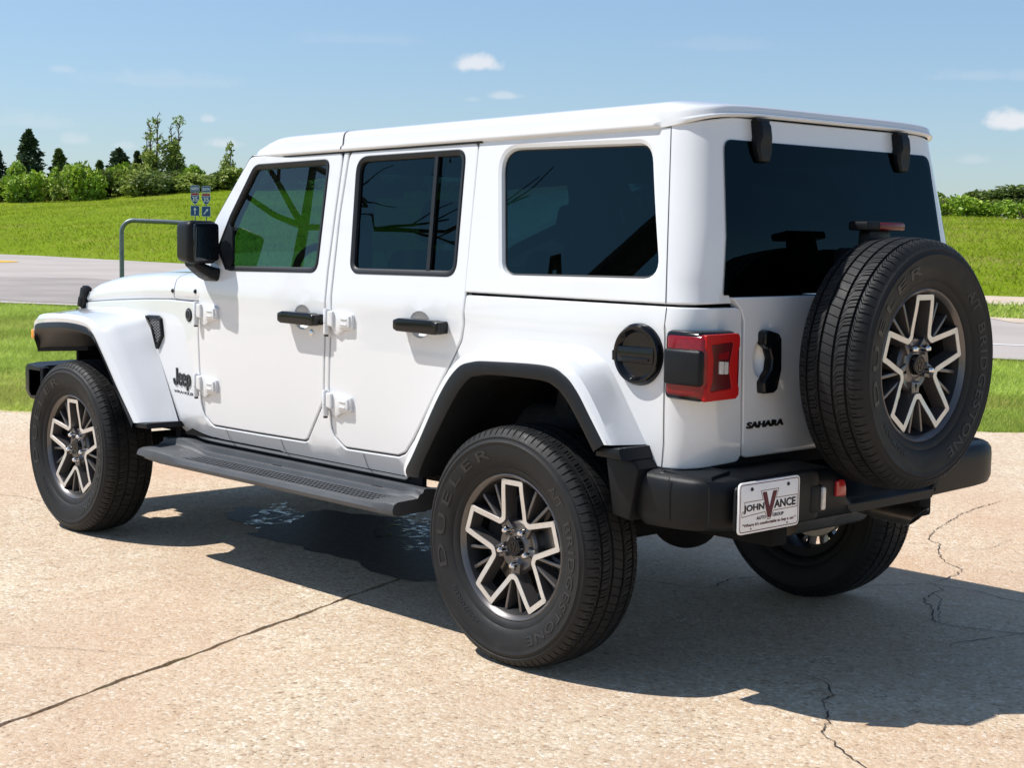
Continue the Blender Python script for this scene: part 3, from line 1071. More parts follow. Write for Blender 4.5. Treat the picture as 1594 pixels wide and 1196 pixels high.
t = MB(); tips = []
P0 = Vector((0, 0, 0)); pts = [Vector((0.55*k*k/49, -0.25*k*k/49, 6.2*k/7)) for k in range(8)]
t.tube(pts, [0.14*(1-k/9.5) for k in range(8)], 8)
for k in range(5, 8):
    for j in range(3):
        a = rng.random()*6.28
        branchy(t, pts[k], Vector((math.cos(a), math.sin(a), 0.35)).normalized(), 1.9, 0.05, 2, tips)
plant("bare_tree", (21.6, 14.9, 0), None, t.mesh("trunk", [m_bark]), "leafless spreading tree seen only as a reflection in the front door glass", "tree", sc=(1.5, 1.5, 1.45))
t = MB(); tips = []
pts = [Vector((-0.72*0.6*k*(0.8+0.025*k), 0.69*0.6*k*(0.8+0.025*k), 1.0*k)) for k in range(9)]
t.tube(pts, [0.30*(1-k/14) for k in range(9)], 10)
for k in range(6, 9):
    for j in range(1):
        a = rng.random()*6.28
        branchy(t, pts[k], Vector((math.cos(a), math.sin(a), 0.9)).normalized(), 1.8, 0.08, 2, tips)
bl = [(q.x, q.y, q.z, .5, .5, .4) for q in tips[::4]]
plant("leaning_tree", (11.2, 9.0, 0), leaf_mesh("crown", clump_points(bl, [20]*len(bl)), 0.10, m_leaf_mid), t.mesh("trunk", [m_bark]), "thick leaning tree seen only as a reflection in the rear quarter glass", "tree")

# ---------------------------------------------------------------- road signs and the bent pipe rail
m_blue = simple("sign_blue", (0.012, 0.075, 0.24), 0.5, var=0.08)
m_signwhite = simple("sign_white", (0.78, 0.79, 0.8), 0.5, var=0.05)
m_red = simple("sign_red", (0.42, 0.03, 0.035), 0.5, var=0.06)
m_galv = simple("galvanised_steel", (0.17, 0.20, 0.21), 0.45, 0.5, var=0.15, scale=20)
def route_sign(px, top, head, diagonal, label):
    d = 75.0
    s0 = (px-797)/2440.65*d
    hz = 360.7-(797-px)/797*13.5
    zt = 1.44+(hz-top)/2440.65*d
    k = d/2440.65
    x0, y0, _ = W(d, s0)
    zb = z_at(d, s0)
    root = empty("route_sign", (x0, y0, zb))
    def fn(u, v, w):       # metres right, metres above the top edge, metres towards the road
        p = W(d-w, s0+u)
        return (p[0]-x0, p[1]-y0, zt+v-zb)
    m = MB(); m.tube([fn(0, -3.0-zt+1.5, -0.05), fn(0, 0.02, -0.05)], 0.03, 8)
    m.v = [(v[0], v[1], max(v[2], -0.2)) for v in m.v]
    m.build("post", m_galv, root)
    h = 0.5*13.6*k
    def plate(nm, v0, v1, poly=None):
        q = MB()
        P = rnd([(-h, v0), (h, v0), (h, v1), (-h, v1)], 0.03, 3) if poly is None else poly
        q.prism(P, 0, 0.012, fn, 0)
        P2 = inset(resample(P, 0.05), 0.014)
        q.prism([tuple(p) for p in P2], 0.013, 0.016, fn, 1)
        return q
    q = plate("d", -9.6*k, 0)
    letters(q, head, lambda u, v, w: fn(u, v, w+0.0165), width=h*1.6, height=5.0*k, origin=(-h*0.8, -7.3*k), depth=0.003, mi=2, offset=0.04)
    q.v = q.v[:]
    n0 = len(q.v)
    q.build("direction_plate", [m_signwhite, m_blue, m_signwhite], root)
    # shield
    top_, bot = -10.8*k, -28.6*k
    H = top_-bot
    P = [(-h*0.86, top_), (-h*0.3, top_-0.03*H), (0, top_), (h*0.3, top_-0.03*H), (h*0.86, top_), (h, top_-0.22*H), (h, top_-0.45*H), (h*0.8, top_-0.72*H), (h*0.42, top_-0.92*H), (0, bot),
         (-h*0.42, top_-0.92*H), (-h*0.8, top_-0.72*H), (-h, top_-0.45*H), (-h, top_-0.22*H)][::-1]
    q = plate("s", 0, 0, P)
    band = [(-h*0.8, top_-0.06*H), (h*0.8, top_-0.06*H), (h*0.9, top_-0.235*H), (-h*0.9, top_-0.235*H)][::-1]
    q.prism(band, 0.0165, 0.0185, fn, 2)
    q.prism([(-h*0.92, top_-0.24*H), (h*0.92, top_-0.24*H), (h*0.92, top_-0.275*H), (-h*0.92, top_-0.275*H)][::-1], 0.0165, 0.0182, fn, 0)
    letters(q, "35", lambda u, v, w: fn(u, v, w+0.017), width=h*1.25, height=H*0.42, origin=(-h*0.62, top_-0.77*H), depth=0.003, mi=0, offset=0.02)
    q.build("route_shield", [m_signwhite, m_blue, m_red], root)
    q = plate("a", -46.8*k, -31*k)
    c0 = -38.9*k
    ar = [(-0.022, -0.17), (0.022, -0.17), (0.022, 0.04), (0.075, 0.04), (0, 0.17), (-0.075, 0.04), (-0.022, 0.04)]
    if diagonal:
        a = rad(-38); ar = [(x*math.cos(a)-y*math.sin(a), x*math.sin(a)+y*math.cos(a)) for x, y in ar]
    q.prism([(x, y+c0) for x, y in ar], 0.0165, 0.0195, fn, 0)
    q.build("arrow_plate", [m_signwhite, m_blue], root)
    tag(root, label, "road sign", "route signs on the slope")
route_sign(301.8, 289.5, "NORTH", False, "blue route 35 sign assembly with an arrow pointing straight up, left of two")
route_sign(319.0, 290.5, "SOUTH", True, "blue route 35 sign assembly with a slanting arrow, nearest the car's pillar")

pr = empty("pipe_rail", W(20.9, -4.7, 0))
x0, y0, _ = W(20.9, -4.7)
def pp(s, z):
    p = W(20.9, s); return (p[0]-x0, p[1]-y0, z)
sl, sr_, zt = -5.216, -4.06, 1.505
mbp = MB()
path = [pp(sl, -0.2), pp(sl, 0.7), pp(sl, zt-0.16)]+[pp(sl+0.16-0.16*math.cos(a), zt-0.16+0.16*math.sin(a)) for a in np.linspace(0.15, math.pi/2, 8)]
path += [pp(-4.6, zt-0.012)]+[pp(sr_-0.16+0.16*math.sin(a), zt-0.19+0.16*math.cos(a)) for a in np.linspace(0, math.pi/2, 8)]+[pp(sr_, 0.6), pp(sr_, -0.2)]
mbp.tube(path, 0.031, 14)
o = mbp.build("pipe", m_galv, pr)
for q in (sl, sr_):
    m = MB()
    p = pp(q, 0.0); m.revolve([(0.03, 0.03), (0.12, 0.02), (0.13, -0.06)], 20, lambda a, b, h, p=p: (p[0]+a, p[1]+b, h))
    m.build("footing", m_conc, pr)
tag(pr, "grey bent steel pipe rail standing on the lawn behind the door mirror", "rail")

# ================================================================ the car
m_paint = Shader("white_car_paint", (0.73, 0.73, 0.73), 0.35, 0, 0.5, 1.0)
nf = m_paint.noise(3.0, 3)
m_paint.color(m_paint.ramp(nf, [(0.3, (0.722, 0.73, 0.735)), (0.7, (0.738, 0.745, 0.75))]))
m_paint = m_paint.m
m_black = simple("black_moulded_plastic", (0.0062, 0.0072, 0.0088), 0.42, 0, 0.22, var=0.15, scale=14, grain=0.22, gscale=900)
m_flare = simple("flare_edge_plastic", (0.0085, 0.0098, 0.0115), 0.45, 0, 0.25, var=0.12, scale=14, grain=0.15, gscale=900)
m_gloss = simple("gloss_black", (0.0035, 0.0042, 0.0055), 0.14, 0, 0.32, 0.1, var=0.1)
m_rubber = simple("seal_rubber", (0.007, 0.0075, 0.009), 0.45, 0, 0.4, var=0.15, scale=20)
m_dark = simple("underbody", (0.010, 0.010, 0.011), 0.85, 0, 0.2, var=0.3, scale=10)
m_trim = simple("interior_trim", (0.020, 0.021, 0.024), 0.75, 0, 0.3, var=0.15, scale=10)
m_seat = simple("seat_cloth", (0.03, 0.031, 0.034), 0.9, 0, 0.2, var=0.2, scale=40, grain=0.3)
m_chrome = simple("chrome", (0.72, 0.73, 0.75), 0.10, 1.0, var=0.03)
m_steel = simple("brake_steel", (0.34, 0.32, 0.30), 0.35, 1.0, var=0.15, scale=30)
m_board = simple("running_board_plastic", (0.058, 0.062, 0.068), 0.5, 0, 0.5, var=0.15, scale=10, grain=0.35, gscale=500)
m_machined = simple("machined_alloy", (0.66, 0.64, 0.61), 0.33, 0.6, var=0.06, scale=50)
m_gunmetal = simple("gunmetal_wheel_paint", (0.115, 0.106, 0.104), 0.32, 0.6, 0.5, 0.6, var=0.12)
m_letter = simple("black_badge", (0.006, 0.006, 0.007), 0.35, var=0.1)

def glass(name, tint, ior=1.5, rough=0.0, sheen=(1, 1, 1)):
    s = Shader(name, (0, 0, 0), 0.0)
    t = s.n("ShaderNodeBsdfTransparent"); t.inputs["Color"].default_value = (*tint, 1)
    g = s.n("ShaderNodeBsdfGlossy"); g.inputs["Roughness"].default_value = rough; g.inputs["Color"].default_value = (*sheen, 1)
    fr = s.n("ShaderNodeFresnel", IOR=ior)
    wob = s.n("ShaderNodeBump", Strength=0.012, Distance=0.02)
    s.link(s.noise(1.6, 2), wob.inputs["Height"]); s.link(wob.outputs[0], g.inputs["Normal"])
    mx = s.n("ShaderNodeMixShader")
    s.link(fr.outputs[0], mx.inputs[0]); s.link(t.outputs[0], mx.inputs[1]); s.link(g.outputs[0], mx.inputs[2])
    s.link(mx.outputs[0], s.t.nodes["Material Output"].inputs["Surface"])
    return s.m
m_glass = glass("clear_green_glass", (0.27, 0.46, 0.40), 1.6, 0.0, (0.85, 1.0, 1.0))
m_tint = glass("dark_privacy_glass", (0.020, 0.045, 0.055), 1.48, 0.0, (0.42, 0.68, 0.74))
m_reartint = glass("rear_privacy_glass", (0.010, 0.022, 0.032), 1.27, 0.0, (0.42, 0.68, 0.78))

# rubber with the scuffed pale bloom of a tyre
s = Shader("tyre_rubber", (0.020, 0.020, 0.021), 0.62, 0, 0.3)
nn = s.noise(18, 5, 0.6)
s.color(s.ramp(nn, [(0.3, (0.009, 0.0097, 0.0108)), (0.66, (0.017, 0.0168, 0.017)), (0.84, (0.030, 0.027, 0.024))]))
s.rough(s.ramp(nn, [(0.3, (0.52, 0.52, 0.52)), (0.7, (0.72, 0.72, 0.72))]))
s.bump(s.noise(240, 3), 0.15, 0.002)
m_tyre = s.m
m_tyretext = simple("tyre_letter_rubber", (0.0165, 0.0165, 0.0175), 0.5, var=0.1)

car = empty("off_road_car", (0, 0, 0))
tag(car, "white four-door off-road car with black flares and tailgate spare, parked on the concrete drive", "car")

# --- the two side surfaces -------------------------------------------------
def Yside(x, z):
    """half width of the lower body"""
    y = 0.775
    k = (z-1.185)/0.018
    y -= 0.172*0.018*(math.log1p(math.exp(min(k, 30))) if k < 30 else k)
    y -= 0.012*max(0.0, (0.98-z)/0.40)**2
    kk = (0.574-z)/0.006
    y -= 0.62*0.006*(math.log1p(math.exp(min(kk, 30))) if kk < 30 else kk)
    y += 0.004*math.exp(-((z-1.165)/0.022)**2)
    xx = (x-2.1)/0.05
    y -= 0.12*0.05*(math.log1p(math.exp(xx)) if xx < 30 else xx)
    return y

TX, TR = -0.56, 0.11         # where the tub's rear corner starts, its radius; rear face at x = -0.67
TARC = TR*math.pi/2
def tub(u, z):
    if u >= TX:
        return (u, Yside(u, z), z)
    y0 = Yside(TX, z)
    lean = 0.02*max(0.0, (0.80-z)/0.08)**1.5 if z < 0.80 else 0.0
    if u >= TX-TARC:
        a = (TX-u)/TR
        return (TX-TR*math.sin(a)+lean*a/1.57, y0-TR+TR*math.cos(a), z)
    return (TX-TR+lean, y0-TR-(TX-TARC-u), z)
def tub_u(y):
    return TX-TARC-(0.665-y)
S_tub = S_of(tub, -1.0)
def _fix(S, probe):
    """make the surface's normal point away from the car's middle"""
    p, q = S(*probe, 0.0), S(*probe, 0.01)
    return S if q[1] > p[1] else S_of_flip(S)
def S_of_flip(S):
    return lambda u, v, d=0.0: S(u, v, -d)
S_tub = _fix(S_tub, (0.5, 0.9))

def gut(x):
    return 1.742+(1.836-x)*0.0208

# --- body side: cowl, sill, pillar, quarter and rear corner in one pressing --
rear_cut = [(.372, 1.12), (.385, 1.06), (.441, .975), (.648, .68), (.70, .622), (.744, .606), (1.066, .600), (1.132, .640), (1.151, .672), (1.164, .834), (1.149, 1.14), (1.170, 1.5), (1.165, 1.752)]
front_cut = [(1.196, 1.752), (1.194, 1.5), (1.189, 1.285), (1.180, 1.158), (1.191, .788), (1.206, .752), (1.307, .606), (1.33, .598), (1.648, .594), (1.994, .592), (2.06, .627), (2.086, .69), (2.104, .982), (2.104, 1.118)]
body_poly = [(2.40, 1.118), (2.65, 1.107), (3.02, 1.086), (3.33, 1.064), (3.42, 1.05), (3.43, .99), (3.36, .965), (2.82, .965), (2.64, .90), (2.48, .74), (2.345, .57), (2.31, .545), (2.27, .512), (.74, .512),
             (.70, .56), (.60, .72), (.47, .88), (.33, .96), (.15, .985), (-.17, .985), (-.28, .93), (-.40, .78), (-.49, .724), (-.56, .722), (tub_u(.60), .730), (tub_u(.522), .733),
             (tub_u(.534), .79), (tub_u(.545), 1.13), (tub_u(.545), 1.18), (tub_u(.563), 1.222), (-.56, 1.224), (.374, 1.222, .012)]
body_poly = rnd(body_poly + rear_cut + front_cut, 0.05, 4)
mb = MB()
panel(mb, body_poly, S_tub, t=0.035, b=0.005, g=0.045)
# the cowl side standing behind the bonnet, with its two dark screws
bodyL, bodyR = mb.pair("body_side", m_paint, (car, car)); even_shading(bodyL, bodyR)
# seam where the outer skin of the quarter meets the rear corner piece
def ribbon(mb, pts, S, w, d=0.0012, mi=0):
    """a hairline shut-line laid on a panel"""
    P = [np.array(p[:2], float) for p in pts]
    out = []
    for i in range(len(P)-1):
        k = max(1, int(np.linalg.norm(P[i+1]-P[i])/0.03))
        out += [P[i]+(P[i+1]-P[i])*j/k for j in range(k)]
    out.append(P[-1])
    L, R_ = [], []
    n = len(out)
    for i in range(n):
        t = out[min(i+1, n-1)]-out[max(i-1, 0)]; t /= np.linalg.norm(t); q = np.array([-t[1], t[0]])*w/2
        L.append(S(*(out[i]+q), d)); R_.append(S(*(out[i]-q), d))
    mb.add(L+R_, [(i, i+1, n+i+1, n+i) for i in range(n-1)], mi)
m_seam = simple("shut_line", (0.05, 0.05, 0.055), 0.8, var=0.1)
for P in ([(-.552, 1.222), (-.556, 1.0), (-.557, .80), (-.55, .725)],)+tuple([(x, .592), (x, .545), (x-0.012, .514)] for x in (1.893, 1.494, 0.952)):
    mb = MB()
    ribbon(mb, P, S_tub, 0.0032)
    mb.pair("panel_seam", m_seam, (bodyL, bodyR), merge=False, smooth=False)
mb = MB()
for x, z in ((2.351, 1.155), (2.122, 1.162)):
    pass
# dark inner structure behind the shut-lines, floor, bulkheads
mb = MB()
inner = [(2.36, 1.09), (2.36, .57), (2.26, .53), (.76, .53), (.40, 1.02), (-.30, 1.02), (-.55, .80), (-.62, .80), (-.62, 1.20), (.40, 1.20), (.40, 1.70), (1.83, 1.70), (2.10, 1.20)]
sill_poly = [(2.28, .53), (2.10, .60), (1.70, .63), (.72, .63), (.68, .60), (.74, .53)]
for sgn in (1, -1):
    mb.prism(sill_poly, 0.60, 0.735, lambda u, v, w, sgn=sgn: (u, sgn*w, v))
    mb.box((1.181, sgn*0.66, 0.90), (0.07, 0.07, 0.66)); mb.box((1.178, sgn*0.60, 1.45), (0.06, 0.05, 0.52))
    mb.box((1.47, sgn*0.705, 0.47), (1.62, 0.02, 0.13)); mb.box((3.385, sgn*0.545, 0.86), (0.02, 0.23, 0.34)); mb.box((2.33, sgn*0.60, 0.49), (0.04, 0.26, 0.20))
    mb.box((2.2, sgn*0.66, 0.86), (0.20, 0.06, 0.50))
    mb.box((0.30, sgn*0.56, 1.03), (1.0, 0.30, 0.06))       # inner rear arch
    mb.box((-0.05, sgn*0.44, 0.86), (1.0, 0.04, 0.34))
    mb.box((2.95, sgn*0.43, 0.86), (0.9, 0.04, 0.40))
    mb.box((2.95, sgn*0.52, 1.03), (0.9, 0.2, 0.04))
mb.box((0.85, 0, 0.565), (2.9, 1.2, 0.05))                   # floor
mb.box((2.20, 0, 0.85), (0.05, 1.3, 0.62))                   # firewall
mb.box((-0.615, 0, 0.735), (0.05, 1.24, 0.07)); mb.box((-0.30, 0, 0.86), (0.66, 1.20, 0.04))                 # load floor
mb.box((2.80, 0, 0.74), (1.1, 0.80, 0.36))                   # engine bay mass
mb.build("floor_pan", m_dark, car)

# --- doors ----------------------------------------------------------------
def door(outline, hole, glass_in, name):
    mb = MB()
    return mb
front_out = [(1.202, 1.750), (1.200, 1.5), (1.195, 1.285), (1.186, 1.158), (1.197, .789), (1.212, .756), (1.311, .612), (1.332, .604), (1.648, .600), (1.990, .598), (2.055, .631), (2.080, .691), (2.098, .982), (2.096, 1.225), (2.040, 1.47), (1.838, 1.737)]
rear_out = [(.421, 1.766), (.378, 1.22), (.378, 1.12), (.391, 1.063), (.446, .978), (.653, .684), (.703, .627), (.745, .612), (1.064, .606), (1.128, .644), (1.145, .674), (1.158, .834), (1.143, 1.14), (1.164, 1.5), (1.159, 1.751)]
f_hole = rnd([(1.281, 1.714, .04), (1.797, 1.702, .06), (1.925, 1.49, .2), (1.985, 1.352, .04), (1.90, 1.262, .09), (1.26, 1.273, .045)], n=6)
r_hole = rnd([(.483, 1.732, .05), (1.108, 1.719, .06), (1.05, 1.277, .055), (.443, 1.284, .05)], n=6)
f_cup, r_cup = (1.335, 1.094, .054, .046), (.615, 1.104, .057, .046)
def ell(c, k=24):
    return [(c[0]+c[2]*math.cos(t), c[1]+c[3]*math.sin(t)) for t in np.linspace(0, 2*math.pi, k, endpoint=False)]
def bowl(mb, S, c, depth, mi=0):
    """the scooped hollow behind a door handle"""
    rings = []
    for f in (1.0, .93, .8, .6, .4, .2, .05):
        d = -depth*(1-f**2.2)-0.003
        rings.append([S(c[0]+c[2]*f*math.cos(t), c[1]+c[3]*f*math.sin(t), d) for t in np.linspace(0, 2*math.pi, 24, endpoint=False)])
    mb.loft(rings, True, mi, cap1=True)
doors = {}
for nm, out, hole, cup in (("front_door", front_out, f_hole, f_cup), ("rear_door", rear_out, r_hole, r_cup)):
    mb = MB()
    panel(mb, rnd(out, 0.05, 4), S_tub, [hole, ell(cup)], t=0.030, b=0.005, g=0.045, hb=0.004)
    bowl(mb, S_tub, cup, 0.034)
    D2 = mb.pair(nm, m_paint, (car, car))
    doors[nm] = D2; even_shading(*D2)
    mb = MB()          # weatherstrip behind the shut-line
    Od = resample(rnd(out, 0.05, 4), 0.04); Od = Od[::-1] if area2(Od) < 0 else Od
    mb.loft([[S_tub(p[0], p[1], -0.008) for p in inset(Od, w)] for w in (-.010, .004)], True, 0)
    mb.pair("weatherstrip", m_rubber, D2, merge=False)
    mb = MB()          # inner trim
    O = resample(out, 0.08); O = O[::-1] if area2(O) < 0 else O
    Hh = resample(hole, 0.08); Hh = Hh[::-1] if area2(Hh) < 0 else Hh
    panel(mb, [tuple(p) for p in inset(O, 0.012)], S_tub, [[tuple(p) for p in inset(Hh, -0.004)]], t=0.02, b=0.004, g=0.12, off=-0.042)
    mb.pair("door_trim", m_trim, D2)

def ring_frame(mb, hole, width, S, d_out, d_in, mi=0):
    """a rubber surround running round a window opening"""
    H = resample(hole, 0.03); H = H[::-1] if area2(H) < 0 else H
    prof = [(-0.003, d_out-0.006), (0.001, d_out), (width*0.55, d_out-0.001), (width*0.9, d_out-0.006), (width, d_in-0.004)]
    rings = [[S(p[0], p[1], d) for p in inset(H, w)] for w, d in prof]
    mb.loft(rings, True, mi)
def fix_out(mb, centre=(0.8, 0.0, 1.2)):
    return mb
def window(mb, hole, grow, S, d, mi=0):
    H = resample(hole, 0.05); H = H[::-1] if area2(H) < 0 else H
    panel(mb, [tuple(p) for p in inset(H, grow)], S, t=0.004, b=0.001, g=0.09, mi=mi, off=d, rim=False)
for nm, hole, gm in (("front_door", f_hole, m_glass), ("rear_door", r_hole, m_tint)):
    D2 = doors[nm]
    mb = MB(); window(mb, hole, 0.012, S_tub, -0.012)
    Wn = mb.pair("window", gm, D2)
    mb = MB(); ring_frame(mb, hole, 0.021, S_tub, 0.004, -0.012)
    mb.pair("window_frame", m_rubber, D2)
    mb = MB()
    if nm == "rear_door":
        q = [(.648, 1.716), (.630, 1.716), (.588, 1.292), (.607, 1.292)]
        mb.prism(q, -0.010, 0.0, lambda u, v, w: tuple(S_tub(u, v, w)))
    else:      # black corner panel carrying the mirror
        q = [(1.985, 1.352), (1.934, 1.473), (1.890, 1.43), (1.858, 1.30), (1.868, 1.272), (1.90, 1.262)]
        mb.prism(rnd(q, .01), -0.011, 0.002, lambda u, v, w: tuple(S_tub(u, v, w)))
    mb.pair("window_bar" if nm == "rear_door" else "mirror_corner", m_rubber, D2)

# --- door handles, locks, hinges ------------------------------------------
for nm, (x0, x1, z0, z1) in (("front_door", (1.19, 1.432, 1.074, 1.111)), ("rear_door", (.456, .706, 1.083, 1.122))):
    D2 = doors[nm]
    mb = MB()
    P = rnd([(x0, z0-.002), (x0, z1-.002), (x0+.03, z1+.006), (x1-.03, z1+.006), (x1, z1-.002), (x1, z0+.002), (x1-.02, z0-.005), (x0+.02, z0-.007)], .010, 4)
    mb.prism(P, 0.020, 0.056, lambda u, v, w: tuple(S_tub(u, v, w)), bev=0.014, seg=4)
    for xa, xb in ((x0+.004, x0+.055), (x1-.045, x1-.006)):
        mb.prism(rnd([(xa, z0-.004), (xb, z0-.004), (xb, z1+.002), (xa, z1+.002)], .01, 3), -0.004, 0.030, lambda u, v, w: tuple(S_tub(u, v, w)))
    mb.pair("handle", m_gloss, D2, angle=40)
mb = MB()
p = S_tub(1.272, 1.036)
mb.revolve([(.0005, .006), (.0095, .006), (.0125, .004), (.0135, -.002)], 20, lambda a, b, h: tuple(S_tub(1.272+a, 1.036+b, h)))
mb.revolve([(.0005, .0075), (.004, .0075), (.0045, .0055)], 12, lambda a, b, h: tuple(S_tub(1.272+a, 1.036+b, h)))
mb.build("lock", m_chrome, doors["front_door"][0])

def hinge(x, z, nm):
    """exposed two-leaf hinge: knuckle ahead of the door's front edge, tapering leaf on the door"""
    mb = MB()
    f = lambda u, v, w: tuple(S_tub(x+u, z+v, w))
    leaf = rnd([(-.004, .044), (-.060, .043), (-.140, .036), (-.148, .028), (-.148, -.024), (-.118, -.026), (-.085, -.032), (-.055, -.050), (-.030, -.040), (-.004, -.006)], .010, 3)
    mb.prism(leaf, -0.004, 0.013, f, bev=0.004)
    mb.prism(rnd([(-.070, .034), (-.138, .028), (-.138, -.016), (-.070, -.022)], .008, 3), 0.011, 0.021, f, bev=0.004)
    mb.prism(rnd([(-.085, .020), (-.124, .017), (-.124, .012), (-.085, .014)], .002, 2), 0.020, 0.0245, f, bev=0.0015)
    mb.prism(rnd([(-.085, -.002), (-.124, -.004), (-.124, -.009), (-.085, -.008)], .002, 2), 0.020, 0.0245, f, bev=0.0015)
    mb.prism(rnd([(.004, .043), (-.036, .042), (-.036, -.020), (.004, -.012)], .006, 3), 0.010, 0.024, f, bev=0.006)
    # knuckle
    rings = []
    for zz, r in ((.052, .002), (.052, .009), (.046, .0125), (-.004, .0125), (-.006, .0095), (-.008, .0125), (-.046, .0125), (-.050, .008)):
        rings.append([f(.006+r*math.cos(t), zz, .018+r*math.sin(t)) for t in np.linspace(0, 2*math.pi, 16, endpoint=False)])
    mb.loft(rings[::-1], True, 0, cap0=True)
    mb.prism(rnd([(.0, .048), (.030, .044), (.030, .0), (.0, -.002)], .006, 3), -0.004, 0.014, f, bev=0.004)
    rings = [[f(.006+r*math.cos(t), zz, .018+r*math.sin(t)) for t in np.linspace(0, 2*math.pi, 12, endpoint=False)] for zz, r in ((-.0505, .0005), (-.0505, .0085), (-.057, .0085), (-.057, .0005))]
    mb.loft(rings, True, 1)
    mb.pair("hinge", [m_paint, m_rubber], doors[nm])
hinge(2.081, 1.072, "front_door"); hinge(2.088, .762, "front_door")
hinge(1.146, 1.087, "rear_door"); hinge(1.155, .770, "rear_door")

# --- hard top: sides, D-pillars and header in one moulding ------------------
HR = 0.10
def Ytop(z):
    return 0.766-0.172*(z-1.235)
def Xrear(z):
    return float(np.interp(z, [1.20, 1.25, 1.437, 1.743, 1.80, 1.86], [-.662, -.660, -.645, -.598, -.588, -.578]))
def xc(z):
    return -0.545+0.075*(z-1.25)/0.53
HA = 0.157
def hard(u, z):
    y0, c0 = Ytop(z), xc(z)
    uu = -0.5
    if u >= uu:
        t = u-uu
        x = c0+t if t > 1.2 else c0+t*(1-(c0+0.5)/1.2*1.0) if False else u + (c0+0.5)*max(0.0, 1-t/0.25)
        return (x, y0, z)
    rx = c0-Xrear(z)
    if u >= uu-HA:
        a = (uu-u)/HA*math.pi/2
        return (c0-rx*math.sin(a), y0-HR+HR*math.cos(a), z)
    q = uu-HA-u
    if q <= 1.0:
        return (Xrear(z), (y0-HR)*(1-2*q), z)
    if q <= 1.0+HA:
        a = math.pi/2-(q-1.0)/HA*math.pi/2
        return (c0-rx*math.sin(a), -(y0-HR+HR*math.cos(a)), z)
    t = q-1.0-HA
    return (t-0.5+(c0+0.5)*max(0.0, 1-t/0.25), -y0, z)
def hu(y, z):
    return -0.5-HA-(1-y/(Ytop(z)-HR))/2
S_hard = _fix(S_of(hard), (0.1, 1.5))
def opp(u):            # the mirrored point on the far side
    return -1.0-2*HA-1.0-u
def qhole():
    return rnd([(.298, 1.727, .07), (.206, 1.300, .06), (-.475+.008, 1.310, .06), (-.405+.0, 1.727, .07)], n=7)
def ht_top(u):
    return gut(u)-0.004
top_side = [(.418, 1.762), (.0, 1.772), (-.35, 1.780), (-.5, 1.785), (-.58, 1.797), (-.655, 1.808), (-.70, 1.814)]
mid_top = [(-0.5-HA-q, 1.814) for q in np.linspace(0.06, 0.94, 16)]
left_low = [(hu(.60, 1.232), 1.232)]
notchL = [(hu(.585, 1.234), 1.234), (hu(.600, 1.262), 1.262), (hu(.604, 1.40), 1.40), (hu(.575, 1.60), 1.60), (hu(.562, 1.695), 1.695), (hu(.53, 1.728), 1.728), (hu(.48, 1.734), 1.734)]
out = [(.378, 1.232)] + top_side
half = [(.384, 1.2315), (-.5, 1.2315)] + notchL
right_half = [(opp(u), z) for u, z in half][::-1]
mid_glass = []
poly = [(.420, 1.762)] + [(.384, 1.2315), (-.5, 1.2315)] + notchL + right_half + [(opp(.420), 1.762)] + [(opp(u), z) for u, z in top_side[1:]] + mid_top[::-1] + top_side[1:][::-1]
mb = MB()
qh = qhole()
panel(mb, poly, S_hard, [qh, [(opp(u), z) for u, z in qh]], t=0.030, b=0.005, g=0.045, hb=0.017, ht=0.026)
hard_o = mb.build("hard_top", m_paint, car); even_shading(hard_o)
mb = MB()
H = resample(qh, .05); H = H[::-1] if area2(H) < 0 else H
panel(mb, [tuple(p) for p in inset(H, -0.004)], S_hard, t=0.004, b=0.001, g=0.09, off=-0.018, rim=False)
mb.pair("quarter_window", m_tint, (hard_o, hard_o))
mb = MB()
ring_frame(mb, [tuple(p) for p in inset(H, 0.001)], 0.006, S_hard, -0.0155, -0.018)
mb.pair("window_frame", m_rubber, (hard_o, hard_o))
for P in ([(-.497, 1.785), (-.498, 1.5), (-.499, 1.234)], [(-.44, 1.776), (-.497, 1.7775)]):
    mb = MB()
    ribbon(mb, P, S_hard, 0.0032)
    mb.pair("panel_seam", m_seam, (hard_o, hard_o), merge=False, smooth=False)

